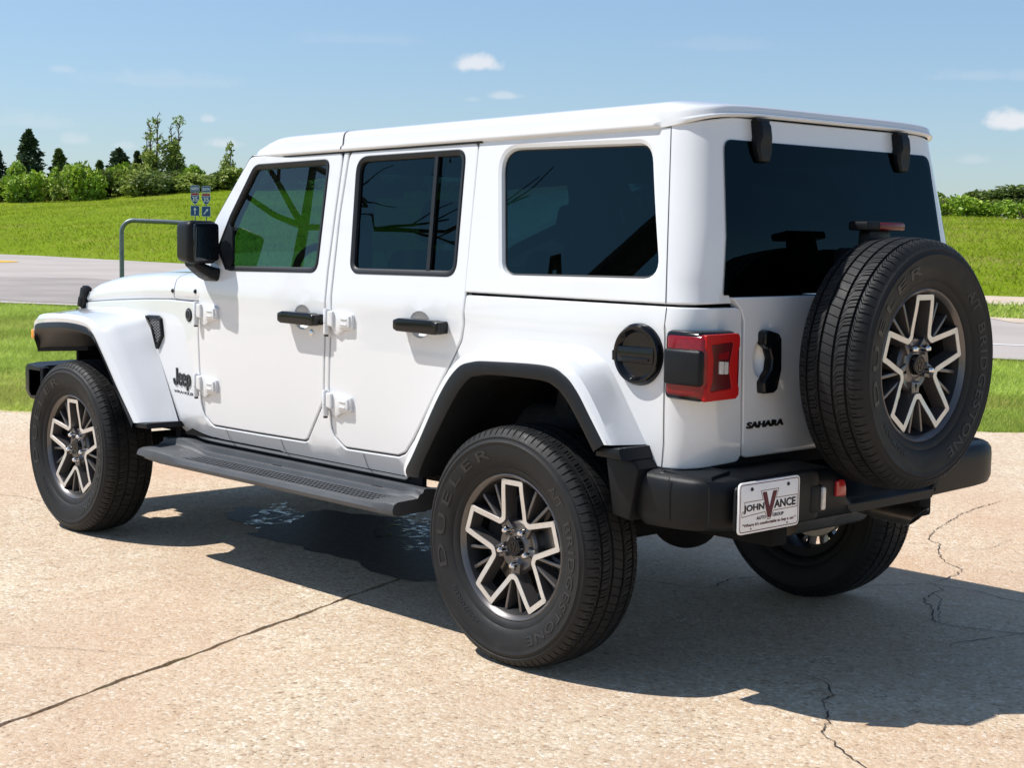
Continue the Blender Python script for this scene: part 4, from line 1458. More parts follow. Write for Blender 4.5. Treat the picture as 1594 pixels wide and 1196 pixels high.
# --- roof -------------------------------------------------------------------
XF, XR = 1.862, -0.607
def roof_ring(dl, rise, xr_in=None):
    """a loop round the roof set in from its rim by dl and raised by rise"""
    pts = []
    w0 = 0.690-dl
    tk = max(0.0, 0.0125-dl); tuck = lambda x: tk*float(sstep(-0.405, -0.43, x))
    xr, xf = XR+dl*0.9, XF-dl*0.9
    rc, rf = max(0.118-dl*0.4, 0.03), max(0.05-dl*0.2, 0.03)
    side = np.concatenate([[xr+rc], np.linspace(-0.45, -0.40, 9) if xr+rc < -0.455 else np.linspace(xr+rc+.005, -0.40, 9) if xr+rc < -0.41 else np.linspace(xr+rc+.001, xr+rc+.02, 9), np.linspace(max(-0.38, xr+rc+.03), xf-rf, 36)])
    def zz(x, y, rise):
        t = float(sstep(-0.42, -0.60, x))
        base = gut(x)+0.033*t*max(0.0, 1-(abs(y)/0.72)**6)
        r = rise*(1-0.52*t)
        fr = float(sstep(1.60, 1.875, x))
        r = r*(1-0.80*fr**1.6)
        return base+r
    half = []
    for y in np.linspace(0, w0-rc, 12):
        half.append((xr, y*(w0-rc-tk)/(w0-rc)))
    for a in np.linspace(0, math.pi/2, 8)[1:]:
        half.append((xr+rc-rc*math.cos(a), w0-tk-rc+rc*math.sin(a)))
    for x in side[1:]:
        half.append((x, w0-tuck(x)-0.014*float(sstep(1.5, 1.87, x))))
    wf = w0-0.014
    for a in np.linspace(0, math.pi/2, 6)[1:]:
        half.append((xf-rf+rf*math.sin(a), wf-rf+rf*math.cos(a)))
    for y in np.linspace(wf-rf, 0, 12)[1:]:
        half.append((xf, y))
    full = half + [(x, -y) for x, y in half[::-1][1:-1]]
    return [(x, y, zz(x, y, rise)) for x, y in full]
rings = [roof_ring(.020, -.016), roof_ring(.004, -.012), roof_ring(0, -.006), roof_ring(.0005, .003), roof_ring(.004, .007), roof_ring(.0105, .010), roof_ring(.0125, .016), roof_ring(.0145, .036), roof_ring(.018, .052), roof_ring(.024, .060), roof_ring(.037, .067), roof_ring(.07, .074), roof_ring(.16, .082), roof_ring(.28, .088), roof_ring(.42, .093), roof_ring(.58, .095)]
mb = MB()
mb.loft(rings, True, 0, cap1=True)
me_ = mb.build("roof", m_paint, car, angle=60)
b = bmesh.new(); b.from_mesh(me_.data); bmesh.ops.recalc_face_normals(b, faces=b.faces[:])
if max(b.faces, key=lambda f: f.calc_center_median().z).normal.z < 0:
    bmesh.ops.reverse_faces(b, faces=b.faces[:])
b.to_mesh(me_.data); b.free()
roof = me_
# cross-car joint between the lift-out front panels and the rear shell, and the joint at the rear cap
def roof_seam(mb, x, w=0.006):
    for dx in (0,):
        L, R_ = [], []
        prof = [(0.001, -.006), (.0015, .003), (.005, .0075), (.0115, .0107), (.0128, .016), (.0145, .0362), (.018, .0525), (.024, .0606), (.037, .0677), (.07, .0748), (.16, .0828), (.28, .0888), (.42, .0938), (.58, .0958), (.69, .096)]
        for sgn in (1,):
            ring = [(0.690-dl+0.0016, gut(x)+r+0.0012) for dl, r in prof]
            ring = ring+[(-y, z) for y, z in ring[::-1]]
            n = len(ring)
            mb.add([(x+w/2, y, z) for y, z in ring]+[(x-w/2, y, z) for y, z in ring], [(i, i+1, n+i+1, n+i) for i in range(n-1)])
mb = MB(); roof_seam(mb, 1.205, 0.007)
mb.build("roof_seam", m_seam, roof, merge=False, smooth=False)
# drip rail shadow gap and dark seal under the roof rim over the doors
for sgn in (1, -1):
    mb = MB()
    ring = []
    for x in np.linspace(1.84, 0.40, 30):
        g = gut(x)
        ye = 0.684-0.016*float(sstep(1.5, 1.87, x))
        ring.append([(x, sgn*ye, g-0.012), (x, sgn*ye, g-0.019), (x, sgn*0.640, g-0.024), (x, sgn*0.640, g-0.008)])
    mb.loft(ring, True, 0, True, True)
    mb.build("door_top_seal", m_rubber, roof)
# under-side lining
mb = MB(); mb.box((0.62, 0, 1.735), (2.3, 1.22, 0.02)); mb.build("headlining", simple("headlining_cloth", (0.10, 0.10, 0.10), 0.9), roof)

# --- windscreen and its frame ------------------------------------------------
A_out = [(2.215, .735, 1.212), (1.882, .653, 1.736)]
A_in = [(2.100, .752, 1.212), (1.846, .660, 1.730)]
mb = MB()
rings = []
for t in np.linspace(0, 1, 6):
    o = np.array(A_out[0])*(1-t)+np.array(A_out[1])*t; i_ = np.array(A_in[0])*(1-t)+np.array(A_in[1])*t
    rings.append([o+[0.002, -.012, 0], o+[-.012, -.001, 0], i_+[0.006, -.002, 0], i_+[0.004, -.055, 0], o+[-.03, -.07, 0], o+[0.0, -.07, 0]])
mb.loft(rings, True, 0, True, True)
b0 = len(mb.f)
mb.v += [(v[0], -v[1], v[2]) for v in mb.v]; nn_ = len(mb.v)//2
mb.f += [tuple(i+nn_ for i in f)[::-1] for f in mb.f]; mb.m += mb.m[:]
mb.box((1.855, 0, 1.722), (0.05, 1.22, 0.04), bev=0.01)
mb.box((2.205, 0, 1.222), (0.06, 1.36, 0.04), bev=0.01)
scr = mb.build("windscreen_frame", m_paint, car)
b = bmesh.new(); b.from_mesh(scr.data); bmesh.ops.recalc_face_normals(b, faces=b.faces[:]); b.to_mesh(scr.data); b.free()
mb = MB()
mb.add([(2.205, .675, 1.222), (2.205, -.675, 1.222), (1.870, -.592, 1.735), (1.870, .592, 1.735)], [(0, 1, 2, 3)])
mb.build("windscreen", m_glass, scr, smooth=False)

# --- bonnet and cowl ------------------------------------------------------------
def hood_z(x, q):
    """height across the bonnet, q from 0 at the middle to 1 at the side edge"""
    zc = float(np.interp(x, [2.2, 2.34, 2.6, 2.9, 3.1, 3.25, 3.34, 3.385], [1.262, 1.262, 1.258, 1.240, 1.218, 1.192, 1.160, 1.125]))
    dome = 0.018*float(sstep(0.62, 0.50, q))
    return zc-0.020+dome-0.012*q*q
def hood_ring(x):
    zs = float(np.interp(x, [2.1, 2.34, 2.65, 3.02, 3.335, 3.42], [1.133, 1.129, 1.115, 1.094, 1.072, 1.066]))
    w = Yside(x, 1.1)-0.001
    zt = hood_z(x, 1.0)
    h = zt-zs
    half = [(w-0.02, zs-0.012), (w-0.004, zs+0.002), (w, zs+0.008), (w-0.002, zs+h*0.35), (w-0.006, zs+h*0.60), (w-0.016, zs+h*0.80), (w-0.034, zs+h*0.93), (w-0.065, zt+0.003)]
    inn = w-0.065
    for q in np.linspace(0.88, 0.0, 16):
        half.append((inn/0.9*q if q < 0.88 else inn*q/0.9, hood_z(x, q)+0.003))
    full = half+[(-y, z) for y, z in half[::-1][1:]]
    return [(x, y, z) for y, z in full]
mb = MB()
xs = list(np.linspace(2.339, 3.20, 22))+list(np.linspace(3.23, 3.40, 10))
rings = [hood_ring(x) for x in xs]
front = [(p[0]+0.006, p[1]*0.995, min(p[2], 1.09+0.25*(p[2]-1.09)) if p[2] > 1.09 else p[2]) for p in rings[-1]]
rings.append(front); rings.append([(p[0]-0.02, p[1]*0.97, min(p[2], 1.06)) for p in front])
mb.loft(rings, False, 0)
hood = mb.build("bonnet", m_paint, car, angle=50)
b = bmesh.new(); b.from_mesh(hood.data); bmesh.ops.recalc_face_normals(b, faces=b.faces[:])
if max(b.faces, key=lambda f: f.calc_center_median().z).normal.z < 0:
    bmesh.ops.reverse_faces(b, faces=b.faces[:])
b.to_mesh(hood.data); b.free()
mb = MB()
rings = [hood_ring(x) for x in np.linspace(2.098, 2.333, 8)]
mb.loft(rings, False, 0)
cowl = mb.build("cowl", m_paint, car, angle=50)
b = bmesh.new(); b.from_mesh(cowl.data); bmesh.ops.recalc_face_normals(b, faces=b.faces[:])
if max(b.faces, key=lambda f: f.calc_center_median().z).normal.z < 0:
    bmesh.ops.reverse_faces(b, faces=b.faces[:])
b.to_mesh(cowl.data); b.free()
for x, z in ((2.351, 1.158), (2.128, 1.164)):
    mb = MB()
    y = Yside(x, 1.1)-0.002
    mb.revolve([(.0005, .006), (.006, .006), (.009, .003), (.010, -.002)], 14, lambda a, b, h, x=x, y=y, z=z: (x+a, y+h, z+b))
    mb.pair("screw", m_black, (cowl, cowl))
# rubber hold-down catch at the bonnet's front corner
mb = MB()
mb.box((3.375, .628, 1.082), (0.050, 0.030, 0.100), rot=Matrix.Rotation(rad(-18), 3, 'Y'), bev=0.008)
mb.box((3.385, .640, 1.062), (0.030, 0.020, 0.050), rot=Matrix.Rotation(rad(-18), 3, 'Y'), bev=0.006)
mb.box((3.352, .622, 1.128), (0.042, 0.036, 0.022), rot=Matrix.Rotation(rad(-18), 3, 'Y'), bev=0.006)
mb.pair("bonnet_catch", m_black, (hood, hood))
# grille, headlights, front bumper
mb = MB()
for k in range(7):
    y = (k-3)*0.105
    mb.box((3.45, y+0.0525 if k < 6 else 10, 0.90), (0.04, 0.045, 0.30), bev=0.008) if k < 6 else None
mb.box((3.44, 0, 1.045), (0.07, 1.22, 0.05), bev=0.015); mb.box((3.45, 0, 0.735), (0.06, 1.22, 0.05), bev=0.015)
for sgn in (1, -1):
    mb.box((3.44, sgn*0.46, 0.89), (0.05, 0.28, 0.32), bev=0.02)
gr = mb.build("grille", m_paint, car)
mb = MB(); mb.box((3.415, 0, 0.89), (0.02, 0.72, 0.28)); mb.build("grille_mesh", m_dark, gr)
mb = MB()
mb.revolve([(.001, .03), (.05, .027), (.085, .015), (.092, .0), (.094, -.02)], 28, lambda a, b, h: (3.462+h, .47+a, .92+b))
mb.pair("headlight", [m_chrome], (gr, gr))
mb = MB()
prof = [(3.60, .815), (3.66, .80), (3.74, .70), (3.78, .45), (3.79, 0.0)]
full = prof+[(x, -y) for x, y in prof[::-1][1:]]
rings = []
for x, y in full:
    sgn = 1
    xi = x-0.13
    edge = 1-0.25*max(0, (abs(y)-0.70)/0.12)
    zt, zb = 0.742, 0.742-0.20*edge
    rings.append([(xi, y, zt-.01), (x-.02, y, zt), (x, y, zt-.02), (x, y, zb+.03), (x-.03, y, zb), (xi, y, zb+.01)])
mb.loft(rings, True, 0, True, True)
for sgn in (1, -1):
    mb.box((3.53, sgn*0.79, 0.655), (0.16, 0.05, 0.17), bev=0.02)
mb.build("front_bumper", m_black, car)

# --- wheel-arch flares --------------------------------------------------------------
def flare(name, B, E, Wp, K, L, cap_mid=0.5):
    Bs, Es, Ws, Ks, Ls = (smooth_line(P, 7) for P in (B, E, Wp, K, L))
    n = len(Bs)
    mb = MB()
    rows = []
    for i in range(n):
        b_, e, w = Bs[i], Es[i], Ws[i]
        mid = [b_*(1-t)+e*t for t in (0.33, 0.66)]
        e1 = e*0.86+w*0.14
        e2 = e*0.5+w*0.5; e2 = e2+(e2-(b_+w)/2)*0.10
        rows.append([b_, mid[0], mid[1], e, e1, e2, w, w+np.array([0, -0.006, 0])])
    mb.loft(rows, False, 0)
    P1 = mb.pair(name, m_paint, (car, car), angle=50)
    for o in P1:
        b = bmesh.new(); b.from_mesh(o.data); bmesh.ops.recalc_face_normals(b, faces=b.faces[:]); b.to_mesh(o.data); b.free()
    mb = MB()
    rows = []
    for i in range(n):
        w, k, l = Ws[i], Ks[i], Ls[i]
        d = np.array([0, 1.0, 0])
        q1 = w+np.array([0, 0.001, 0]); q2 = w*0.85+k*0.15+d*0.0045; q3 = w*0.2+k*0.8+d*0.0045; q4 = k-d*0.001
        rows.append([w-d*0.012, q1, q2, q3, q4, k*0.7+l*0.3, l])
    mb.loft(rows, False, 0)
    mb.loft([rows[0], [p*0.999+np.array([0, -0.02, 0]) for p in rows[0]]], False, 0)
    P2 = mb.pair("flare_edge", m_flare, P1, angle=40)
    return P1
# rear: (x, y, z) of body line, white shoulder, white/black line, inner lip, liner
rW = [(.500, .922, .580), (.505, .922, .605), (.463, .923, .668), (.331, .923, .881), (.242, .924, .979), (.165, .924, 1.008), (.065, .924, 1.017), (-.184, .924, 1.022), (-.270, .924, .998), (-.328, .924, .95), (-.385, .923, .876), (-.446, .922, .796)]
rB = [(.570, .768, .575), (.577, .768, .612), (.540, .769, .690), (.408, .773, .905), (.318, .774, 1.022), (.205, .774, 1.066), (.065, .774, 1.080), (-.190, .774, 1.080), (-.285, .774, 1.050), (-.338, .774, 1.006), (-.410, .773, .905), (-.487, .772, .790)]
rE = [(.532, .905, .582), (.538, .905, .612), (.494, .906, .682), (.357, .908, .897), (.262, .908, 1.003), (.176, .908, 1.036), (.065, .908, 1.045), (-.190, .908, 1.050), (-.287, .908, 1.020), (-.350, .908, .965), (-.408, .907, .888), (-.468, .906, .796)]
rK = [(.430, .928, .583), (.418, .928, .622), (.356, .929, .720), (.248, .930, .876), (.182, .930, .945), (.134, .930, .964), (.040, .930, .974), (-.165, .930, .974), (-.235, .930, .958), (-.285, .930, .922), (-.340, .930, .860), (-.408, .929, .770)]
rL = [(.405, .80, .585), (.392, .79, .624), (.330, .78, .720), (.225, .78, .868), (.165, .78, .930), (.125, .78, .945), (.035, .78, .955), (-.160, .78, .955), (-.225, .78, .938), (-.270, .78, .905), (-.322, .78, .850), (-.390, .79, .770)]
rear_fl = flare("rear_flare", rB, rE, rW, rK, rL)
mb = MB()          # the black foot that closes the flare's rear leg
P = [(-.40, .790), (-.500, .788), (-.515, .752), (-.40, .754)]
mb.prism(P, 0.74, 0.915, lambda u, v, w: (u+0.25*(0.915-w)*0.0, w, v), bev=0.012)
mb.prism([(-.395, .753), (-.512, .751), (-.535, .724), (-.50, .56), (-.43, .57)], 0.70, 0.862, lambda u, v, w: (u, w, v), bev=0.01)
mb.pair("flare_foot", m_black, rear_fl)
# front
fW = [(3.440, .850, .900), (3.437, .852, .937), (3.374, .868, .963), (3.02, .918, .988), (2.819, .923, .981), (2.745, .924, .955), (2.687, .924, .901), (2.558, .923, .758), (2.385, .922, .580)]
fE = [(3.462, .838, .905), (3.460, .838, .950), (3.395, .846, 1.003), (3.05, .898, 1.026), (2.83, .906, 1.020), (2.712, .907, .985), (2.640, .907, .920), (2.513, .906, .770), (2.350, .906, .580)]
fB = [(3.430, .640, .960), (3.430, .620, .990), (3.389, .618, 1.028), (3.15, .650, 1.048), (2.926, .676, 1.058), (2.684, .702, 1.040), (2.595, .714, .983), (2.508, .725, .876), (2.295, .750, .580)]
fK = [(3.455, .848, .868), (3.452, .850, .900), (3.375, .872, .928), (3.02, .922, .955), (2.80, .929, .946), (2.715, .930, .920), (2.655, .930, .868), (2.525, .929, .722), (2.385, .928, .552)]
fL = [(3.520, .800, .818), (3.500, .800, .830), (3.38, .80, .845), (3.02, .80, .870), (2.80, .79, .890), (2.715, .78, .875), (2.65, .78, .835), (2.53, .77, .705), (2.40, .77, .545)]
front_fl = flare("front_flare", fB, fE, fW, fK, fL)
mb = MB()
mb.prism([(2.40, .582), (2.285, .584), (2.275, .562), (2.40, .556)], 0.735, 0.918, lambda u, v, w: (u, w, v), bev=0.008)
mb.pair("flare_foot", m_black, front_fl)
mb = MB()          # inner skirt hanging at the front end
mb.prism([(3.53, .865), (3.53, .812), (3.02, .850), (3.02, .90)], 0.775, 0.800, lambda u, v, w: (u, w, v), bev=0.004)
mb.pair("arch_liner", m_dark, front_fl)
mb = MB()
for Lp in (fL, rL):
    mb = MB()
    rows = [[(x, .80, z), (x, .70, z+.012), (x, .42, z+.012)] for x, _, z in [tuple(p) for p in smooth_line(Lp[1:] if Lp is fL else Lp, 5)]]
    mb.loft(rows, False, 0)
    mb.pair("arch_liner", m_dark, front_fl if Lp is fL else rear_fl)
m_amber = simple("amber_lens", (0.85, 0.32, 0.02), 0.15, 0, 0.6, 0.5)
mb = MB(); mb.box((3.468, .835, .905), (0.034, 0.045, 0.050), bev=0.010); mb.pair("side_marker", m_amber, front_fl)

# --- air vent and badges on the front wing -----------------------------------------
f_side = lambda u, v, w: tuple(S_tub(u, v, w))
mb = MB()
vent = [(2.640, 1.037), (2.491, 1.042), (2.455, 1.030), (2.438, .953), (2.505, .882), (2.56, .975)]
P = resample(rnd(vent, .012, 3), 0.02); P = P[::-1] if area2(P) < 0 else P
rings = [[S_tub(p[0], p[1], d) for p in inset(P, w)] for w, d in ((0, -.002), (.002, .012), (.010, .014), (.013, .010), (.014, .0005))]
mb2 = MB()
IP = inset(P, .013)
mb2.loft(rings, True, 0)
mb2.prism([tuple(p) for p in IP], 0.0004, 0.0016, f_side, 1)
for k in range(-4, 14):
    for sl, dz in ((0.40, 0.0), (-0.40, 0.0565)):
        z0 = .87+k*0.0135+dz
        seg = []
        for x in np.arange(2.44, 2.645, 0.004):
            z = z0+sl*(x-2.44)
            seg.append(((x, z), bool(inside(IP, np.array([[x, z]]))[0])))
        i = 0
        while i < len(seg):
            if seg[i][1]:
                j = i
                while j+1 < len(seg) and seg[j+1][1]:
                    j += 1
                if j > i+1:
                    a, c = seg[i][0], seg[j][0]
                    mb2.prism([(a[0], a[1]-.0016), (c[0], c[1]-.0016), (c[0], c[1]+.0016), (a[0], a[1]+.0016)], 0.001, 0.006 if sl > 0 else 0.0055, f_side, 2)
                i = j+1
            else:
                i += 1
m_ventmesh = simple("vent_mesh", (0.22, 0.22, 0.22), 0.4, 0.3)
mb2.pair("air_vent", [m_black, m_dark, m_ventmesh], (car, car))
mb = MB()
mb.revolve([(.0005, .005), (.024, .005), (.028, .004), (.031, -.001)], 28, lambda a, b, h: tuple(S_tub(2.185+a, 1.060+b, h)))
mb.revolve([(.020, .0055), (.0215, .0065), (.023, .0055)], 28, lambda a, b, h: tuple(S_tub(2.185+a, 1.060+b, h)), 1)
mb.pair("wing_badge", [m_black, m_ventmesh], (car, car))
mb = MB()
fl = lambda u, v, w: tuple(S_tub(2.345-u, .722+v, w))
def stroke(mb, pts, w, fn, depth, sub=6):
    """a bold pen stroke along a curve, raised from the panel"""
    P = smooth_line(pts, sub) if sub else [np.array(p, float) for p in pts]
    L, R_ = [], []
    for i in range(len(P)):
        t = P[min(i+1, len(P)-1)]-P[max(i-1, 0)]; t /= np.linalg.norm(t); q = np.array([-t[1], t[0]])*w/2
        L.append(P[i]+q); R_.append(P[i]-q)
    rows = [[fn(a[0], a[1], 0), fn(a[0], a[1], depth), fn(b_[0], b_[1], depth), fn(b_[0], b_[1], 0)] for a, b_ in zip(L, R_)]
    mb.loft(rows, True, 0, True, True)
jw = .0125
stroke(mb, [(.038, .098), (.038, .050), (.034, .032), (.022, .026), (.009, .034), (.006, .050)], jw*1.1, fl, .005)
for ex in (.070, .109):
    stroke(mb, [(ex-.014, .050), (ex+.013, .053), (ex+.012, .066), (ex, .073), (ex-.013, .066), (ex-.017, .050), (ex-.012, .034), (ex+.002, .027), (ex+.014, .034)], jw*.88, fl, .005)
stroke(mb, [(.140, .072), (.140, .004)], jw, fl, .005, 0)
stroke(mb, [(.140, .066), (.152, .072), (.164, .066), (.168, .050), (.163, .035), (.152, .029), (.141, .034)], jw*.9, fl, .0052)
letters(mb, "WRANGLER", fl, width=.205, height=.0115, origin=(-.002, -.013), depth=0.0015)
mb.build("badge_lettering", m_letter, bodyL, merge=False, smooth=False)

# --- fuel filler cap -------------------------------------------------------------------
mb = MB()
fc = lambda a, b, h: tuple(S_tub(-.452+a, 1.070+b, h))
mb.revolve([(.0005, .010), (.070, .010), (.074, .014), (.082, .024), (.090, .024), (.096, .016), (.099, -.003)], 48, fc)
for z0, z1, h in ((.024, -.027, .023),):
    mb.prism(rnd([(-.075, z1), (.075, z1), (.078, z0), (-.078, z0)], .006, 3), .006, h, fc, bev=0.006, seg=3)
mb.prism(rnd([(-.058, -.019), (.058, -.019), (.058, -.008), (-.058, -.008)], .003, 2), .020, .027, fc, bev=0.003)
mb.prism(rnd([(.085, .010), (.097, .009), (.097, -.024), (.085, -.023)], .004, 2), .004, .025, fc, bev=0.004)
mb.build("fuel_cap", m_gloss, car)

# --- tail lamps --------------------------------------------------------------------------
s = Shader("red_lens", (0.30, 0.008, 0.012), 0.12, 0, 0.35, 0.15); s.color(s.ramp(s.noise(60, 2), [(0.3, (0.16, 0.004, 0.008)), (0.7, (0.22, 0.005, 0.009))])); m_redlens = s.m
m_redframe = simple("bright_red_light_pipe", (0.40, 0.004, 0.005), 0.3, 0, 0.25, 0.0, var=0.05)
m_reddark = simple("deep_red_lens", (0.085, 0.003, 0.007), 0.2, 0, 0.3, 0.1, var=0.2)
m_clear = simple("clear_lamp", (0.62, 0.60, 0.56), 0.2, 0.2, 0.6, var=0.2, scale=90)
def lamp_fn(u, v, w):        # u metres towards the car's middle from the lamp's outer edge, v height, w proud of the rear face
    return (-.690-w, .800-u*.885, v)
mb = MB()
mb.box((-.645, .712, 1.049), (0.150, 0.174, 0.212), bev=0.020, seg=3)          # dark housing
lamps = mb.pair("tail_lamp", m_gloss, (car, car))
mb = MB()
mb.box((-.655, .713, 1.049), (0.156, 0.178, 0.196), bev=0.018, seg=3)          # lens body
mb.pair("lens", m_redlens, lamps)
Zb, Zt = .946, 1.150
outer = rnd([(.006, Zt-.004), (.176, Zt-.002), (.186, Zt-.014), (.186, Zt-.042), (.176, Zt-.056), (.176, Zb+.052), (.187, Zb+.036), (.187, Zb+.014), (.172, Zb+.002), (.004, Zb), (.006, Zb+.038), (.016, Zb+.055), (.016, Zt-.058), (.006, Zt-.044)], .004, 3)
hole = rnd([(.034, Zt-.034), (.150, Zt-.028), (.134, Zt-.082), (.128, Zb+.095), (.146, Zb+.036), (.030, Zb+.030), (.044, Zb+.060), (.046, Zt-.075)], .006, 3)
def flat(S3):
    return lambda u, v, d=0.0: np.array(S3(u, v, d))
mb = MB()
panel(mb, outer, flat(lambda u, v, d: lamp_fn(u, v, .046+d)), [hole], t=.012, b=.003, g=.03)
mb.pair("light_ring", m_redframe, lamps)
mb = MB()
mb.prism(hole, .040, .0445, lamp_fn)
mb.pair("inner_lens", m_reddark, lamps)
mb = MB()
mb.prism(rnd([(.074, 1.028), (.098, 1.026), (.098, 1.064), (.074, 1.066)], .002, 2), .044, .0475, lamp_fn)
mb.prism(rnd([(.102, 1.026), (.122, 1.026), (.122, 1.062), (.102, 1.064)], .002, 2), .044, .0475, lamp_fn)
mb.prism(rnd([(.070, 1.090), (.128, 1.094), (.122, 1.072), (.072, 1.072)], .002, 2), .044, .0455, lamp_fn, 1)
mb.pair("reversing_lamp", [m_clear, m_redlens], lamps, smooth=False)
mb = MB()           # black cover wrapped round the outer side
mb.box((-.654, .791, 1.046), (0.148, 0.046, 0.110), bev=0.012, seg=3)
mb.pair("side_cover", m_black, lamps)

# --- tailgate ------------------------------------------------------------------------------
def gate(u, v):          # u = y across the car
    return (-.671+0.02*max(0.0, (0.80-v)/0.08)**1.5 if v < 0.80 else -.671, u, v)
S_gate0 = S_of(gate)
def S_gate(u, v, d=0.0):
    p = S_gate0(u, v, 0.0)
    return p+np.array([-d, 0, 0])
gp = [(.600, 1.254), (.585, 1.240), (.556, 1.215), (.539, 1.178), (.538, 1.13), (.527, .79), (.514, .750), (.490, .743), (-.60, .743), (-.62, .77), (-.62, 1.254)]
mb = MB()
cupg = (.452, 1.058, .034, .056)
panel(mb, rnd(gp, .012, 3), S_gate, [ell(cupg)], t=.03, b=.005, g=.05)
rings = []
for f in (1.0, .93, .8, .6, .4, .2, .05):
    rings.append([S_gate(cupg[0]+cupg[2]*f*math.cos(t), cupg[1]+cupg[3]*f*math.sin(t), -.026*(1-f**2.2)-.003) for t in np.linspace(0, 2*math.pi, 24, endpoint=False)])
mb.loft(rings, True, 0, cap1=True)
tg = mb.build("tailgate", m_paint, car); even_shading(tg)
fg = lambda u, v, w: tuple(S_gate(u, v, w))
mb = MB()
hp = rnd([(.466, 1.143), (.445, 1.150), (.392, 1.138), (.378, 1.12), (.374, 1.02), (.392, .958), (.41, .948), (.462, .948), (.466, .985), (.432, 1.02), (.426, 1.058), (.440, 1.09), (.466, 1.105)], .010, 3)
mb.prism(hp, -.002, .030, fg, bev=.010, seg=3)
mb.build("handle", m_gloss, tg)
mb = MB()
letters(mb, "SAHARA", lambda u, v, w: fg(.512-u, .838+v+u*0.00, w), width=.190, height=.021, depth=.004, offset=0.045, shear=0.10)
mb.build("badge_lettering", m_letter, tg, merge=False, smooth=False)
# shallow swage lines pressed across the gate
mb = MB()
# rear glass with its two black hinges
def rear_glass(u, v):
    return (Xrear(v)-.004, u, v)
Sg0 = S_of(rear_glass)
def S_rg(u, v, d=0.0):
    return Sg0(u, v, 0.0)+np.array([-d, 0, 0])
go = rnd([(.581, 1.744, .045), (.612, 1.44, .5), (.636, 1.257, .008), (-.636, 1.257, .008), (-.612, 1.44, .5), (-.581, 1.744, .045)], n=6)
mb = MB(); panel(mb, go, S_rg, t=.006, b=.003, g=.07, rim=False)
rg = mb.build("rear_window", m_reartint, hard_o)
mb = MB()
O = resample(go, .05); O = O[::-1] if area2(O) < 0 else O
O = inset(O, .002)
panel(mb, [tuple(p) for p in O], S_rg, [[tuple(p) for p in inset(O, .055)]], t=.003, b=.0008, g=.08, off=-.008, rim=False)
mb.build("frit_band", m_gloss, rg)
for y in (.401, -.389):
    mb = MB()
    rows = [(1.800, .034, .008, .030), (1.806, .033, .008, .034), (1.790, .035, .006, .042), (1.755, .037, .004, .040), (1.735, .046, .002, .030), (1.71, .044, .002, .026), (1.690, .033, .002, .024), (1.680, .030, .002, .020), (1.676, .024, .002, .012)]
    rings = []
    for z, w, a, h in rows[1:]:
        x = Xrear(z)-.004; w *= .86; h *= .85
        rings.append([(x+.004, y+w, z), (x-h*.7, y+w, z), (x-h, y+w*.72, z), (x-h, y-w*.72, z), (x-h*.7, y-w, z), (x+.004, y-w, z)])
    mb.loft(rings, True, 0, True, True)
    mb.box((-.606, y, 1.808), (.026, .062, .012), bev=.004)
    o = mb.build("glass_hinge", m_black, rg, angle=30)
    b = bmesh.new(); b.from_mesh(o.data); bmesh.ops.recalc_face_normals(b, faces=b.faces[:]); b.to_mesh(o.data); b.free()

# --- high brake lamp on its stalk above the spare wheel ----------------------------------------
mb = MB()
mb.box((-.800, .028, 1.482), (0.075, 0.216, 0.030), bev=.008)
mb.prism(rnd([(.09, 1.470), (-.03, 1.470), (-.06, 1.25), (.10, 1.25)], .02, 3), .775, .815, lambda u, v, w: (-w, u, v), bev=.006)
mb.box((-.73, .03, 1.36), (.13, .10, .10), bev=.02)
bl = mb.build("high_brake_lamp", m_black, tg)
mb = MB(); mb.box((-.834, -.005, 1.481), (0.014, 0.142, 0.024), bev=.005); mb.build("lens", m_redlens, bl)
# spare wheel carrier
mb = MB()
mb.box((-.72, .03, 1.04), (.12, .34, .34), bev=.03)
mb.tube([(-.70, .03, 1.04), (-.93, .03, 1.04)], .09, 20)
mb.build("spare_carrier", m_dark, tg)

# --- rear bumper -----------------------------------------------------------------------------------
def bump_rows(y0, y1, n, prof_fn):
    return [prof_fn(y) for y in np.linspace(y0, y1, n)]
def bump_x(y):
    a = abs(y)
    return -0.83 if a < 0.66 else float(np.interp(a, [.66, .72, .77, .80, .82], [-.830, -.822, -.800, -.770, -.735]))
mb = MB()
def prof(y):
    """section through the bumper; the middle is dropped to clear the spare wheel"""
    x = bump_x(y)
    a = abs(y)
    mid = float(sstep(.26, .14, a)) if y > 0 else float(sstep(.40, .32, a))
    zt = 0.712*(1-mid)+0.598*mid
    zb = float(np.interp(a, [0, .35, .60, .80], [.545, .548, .553, .556]))
    xi = -0.585
    return [(xi, y, zt+.012), (x+.045, y, zt), (x+.018, y, zt-.004), (x+.003, y, zt-.020), (x, y, zt-.045), (x, y, zb+.035), (x+.010, y, zb+.012), (x+.04, y, zb), (xi, y, zb+.004)]
ys = sorted(set([round(v, 4) for v in list(np.linspace(-.80, .80, 49))+list(np.linspace(.12, .28, 14))+list(np.linspace(-.42, -.30, 10))]))
mb.loft([prof(y) for y in ys], True, 0, True, True)
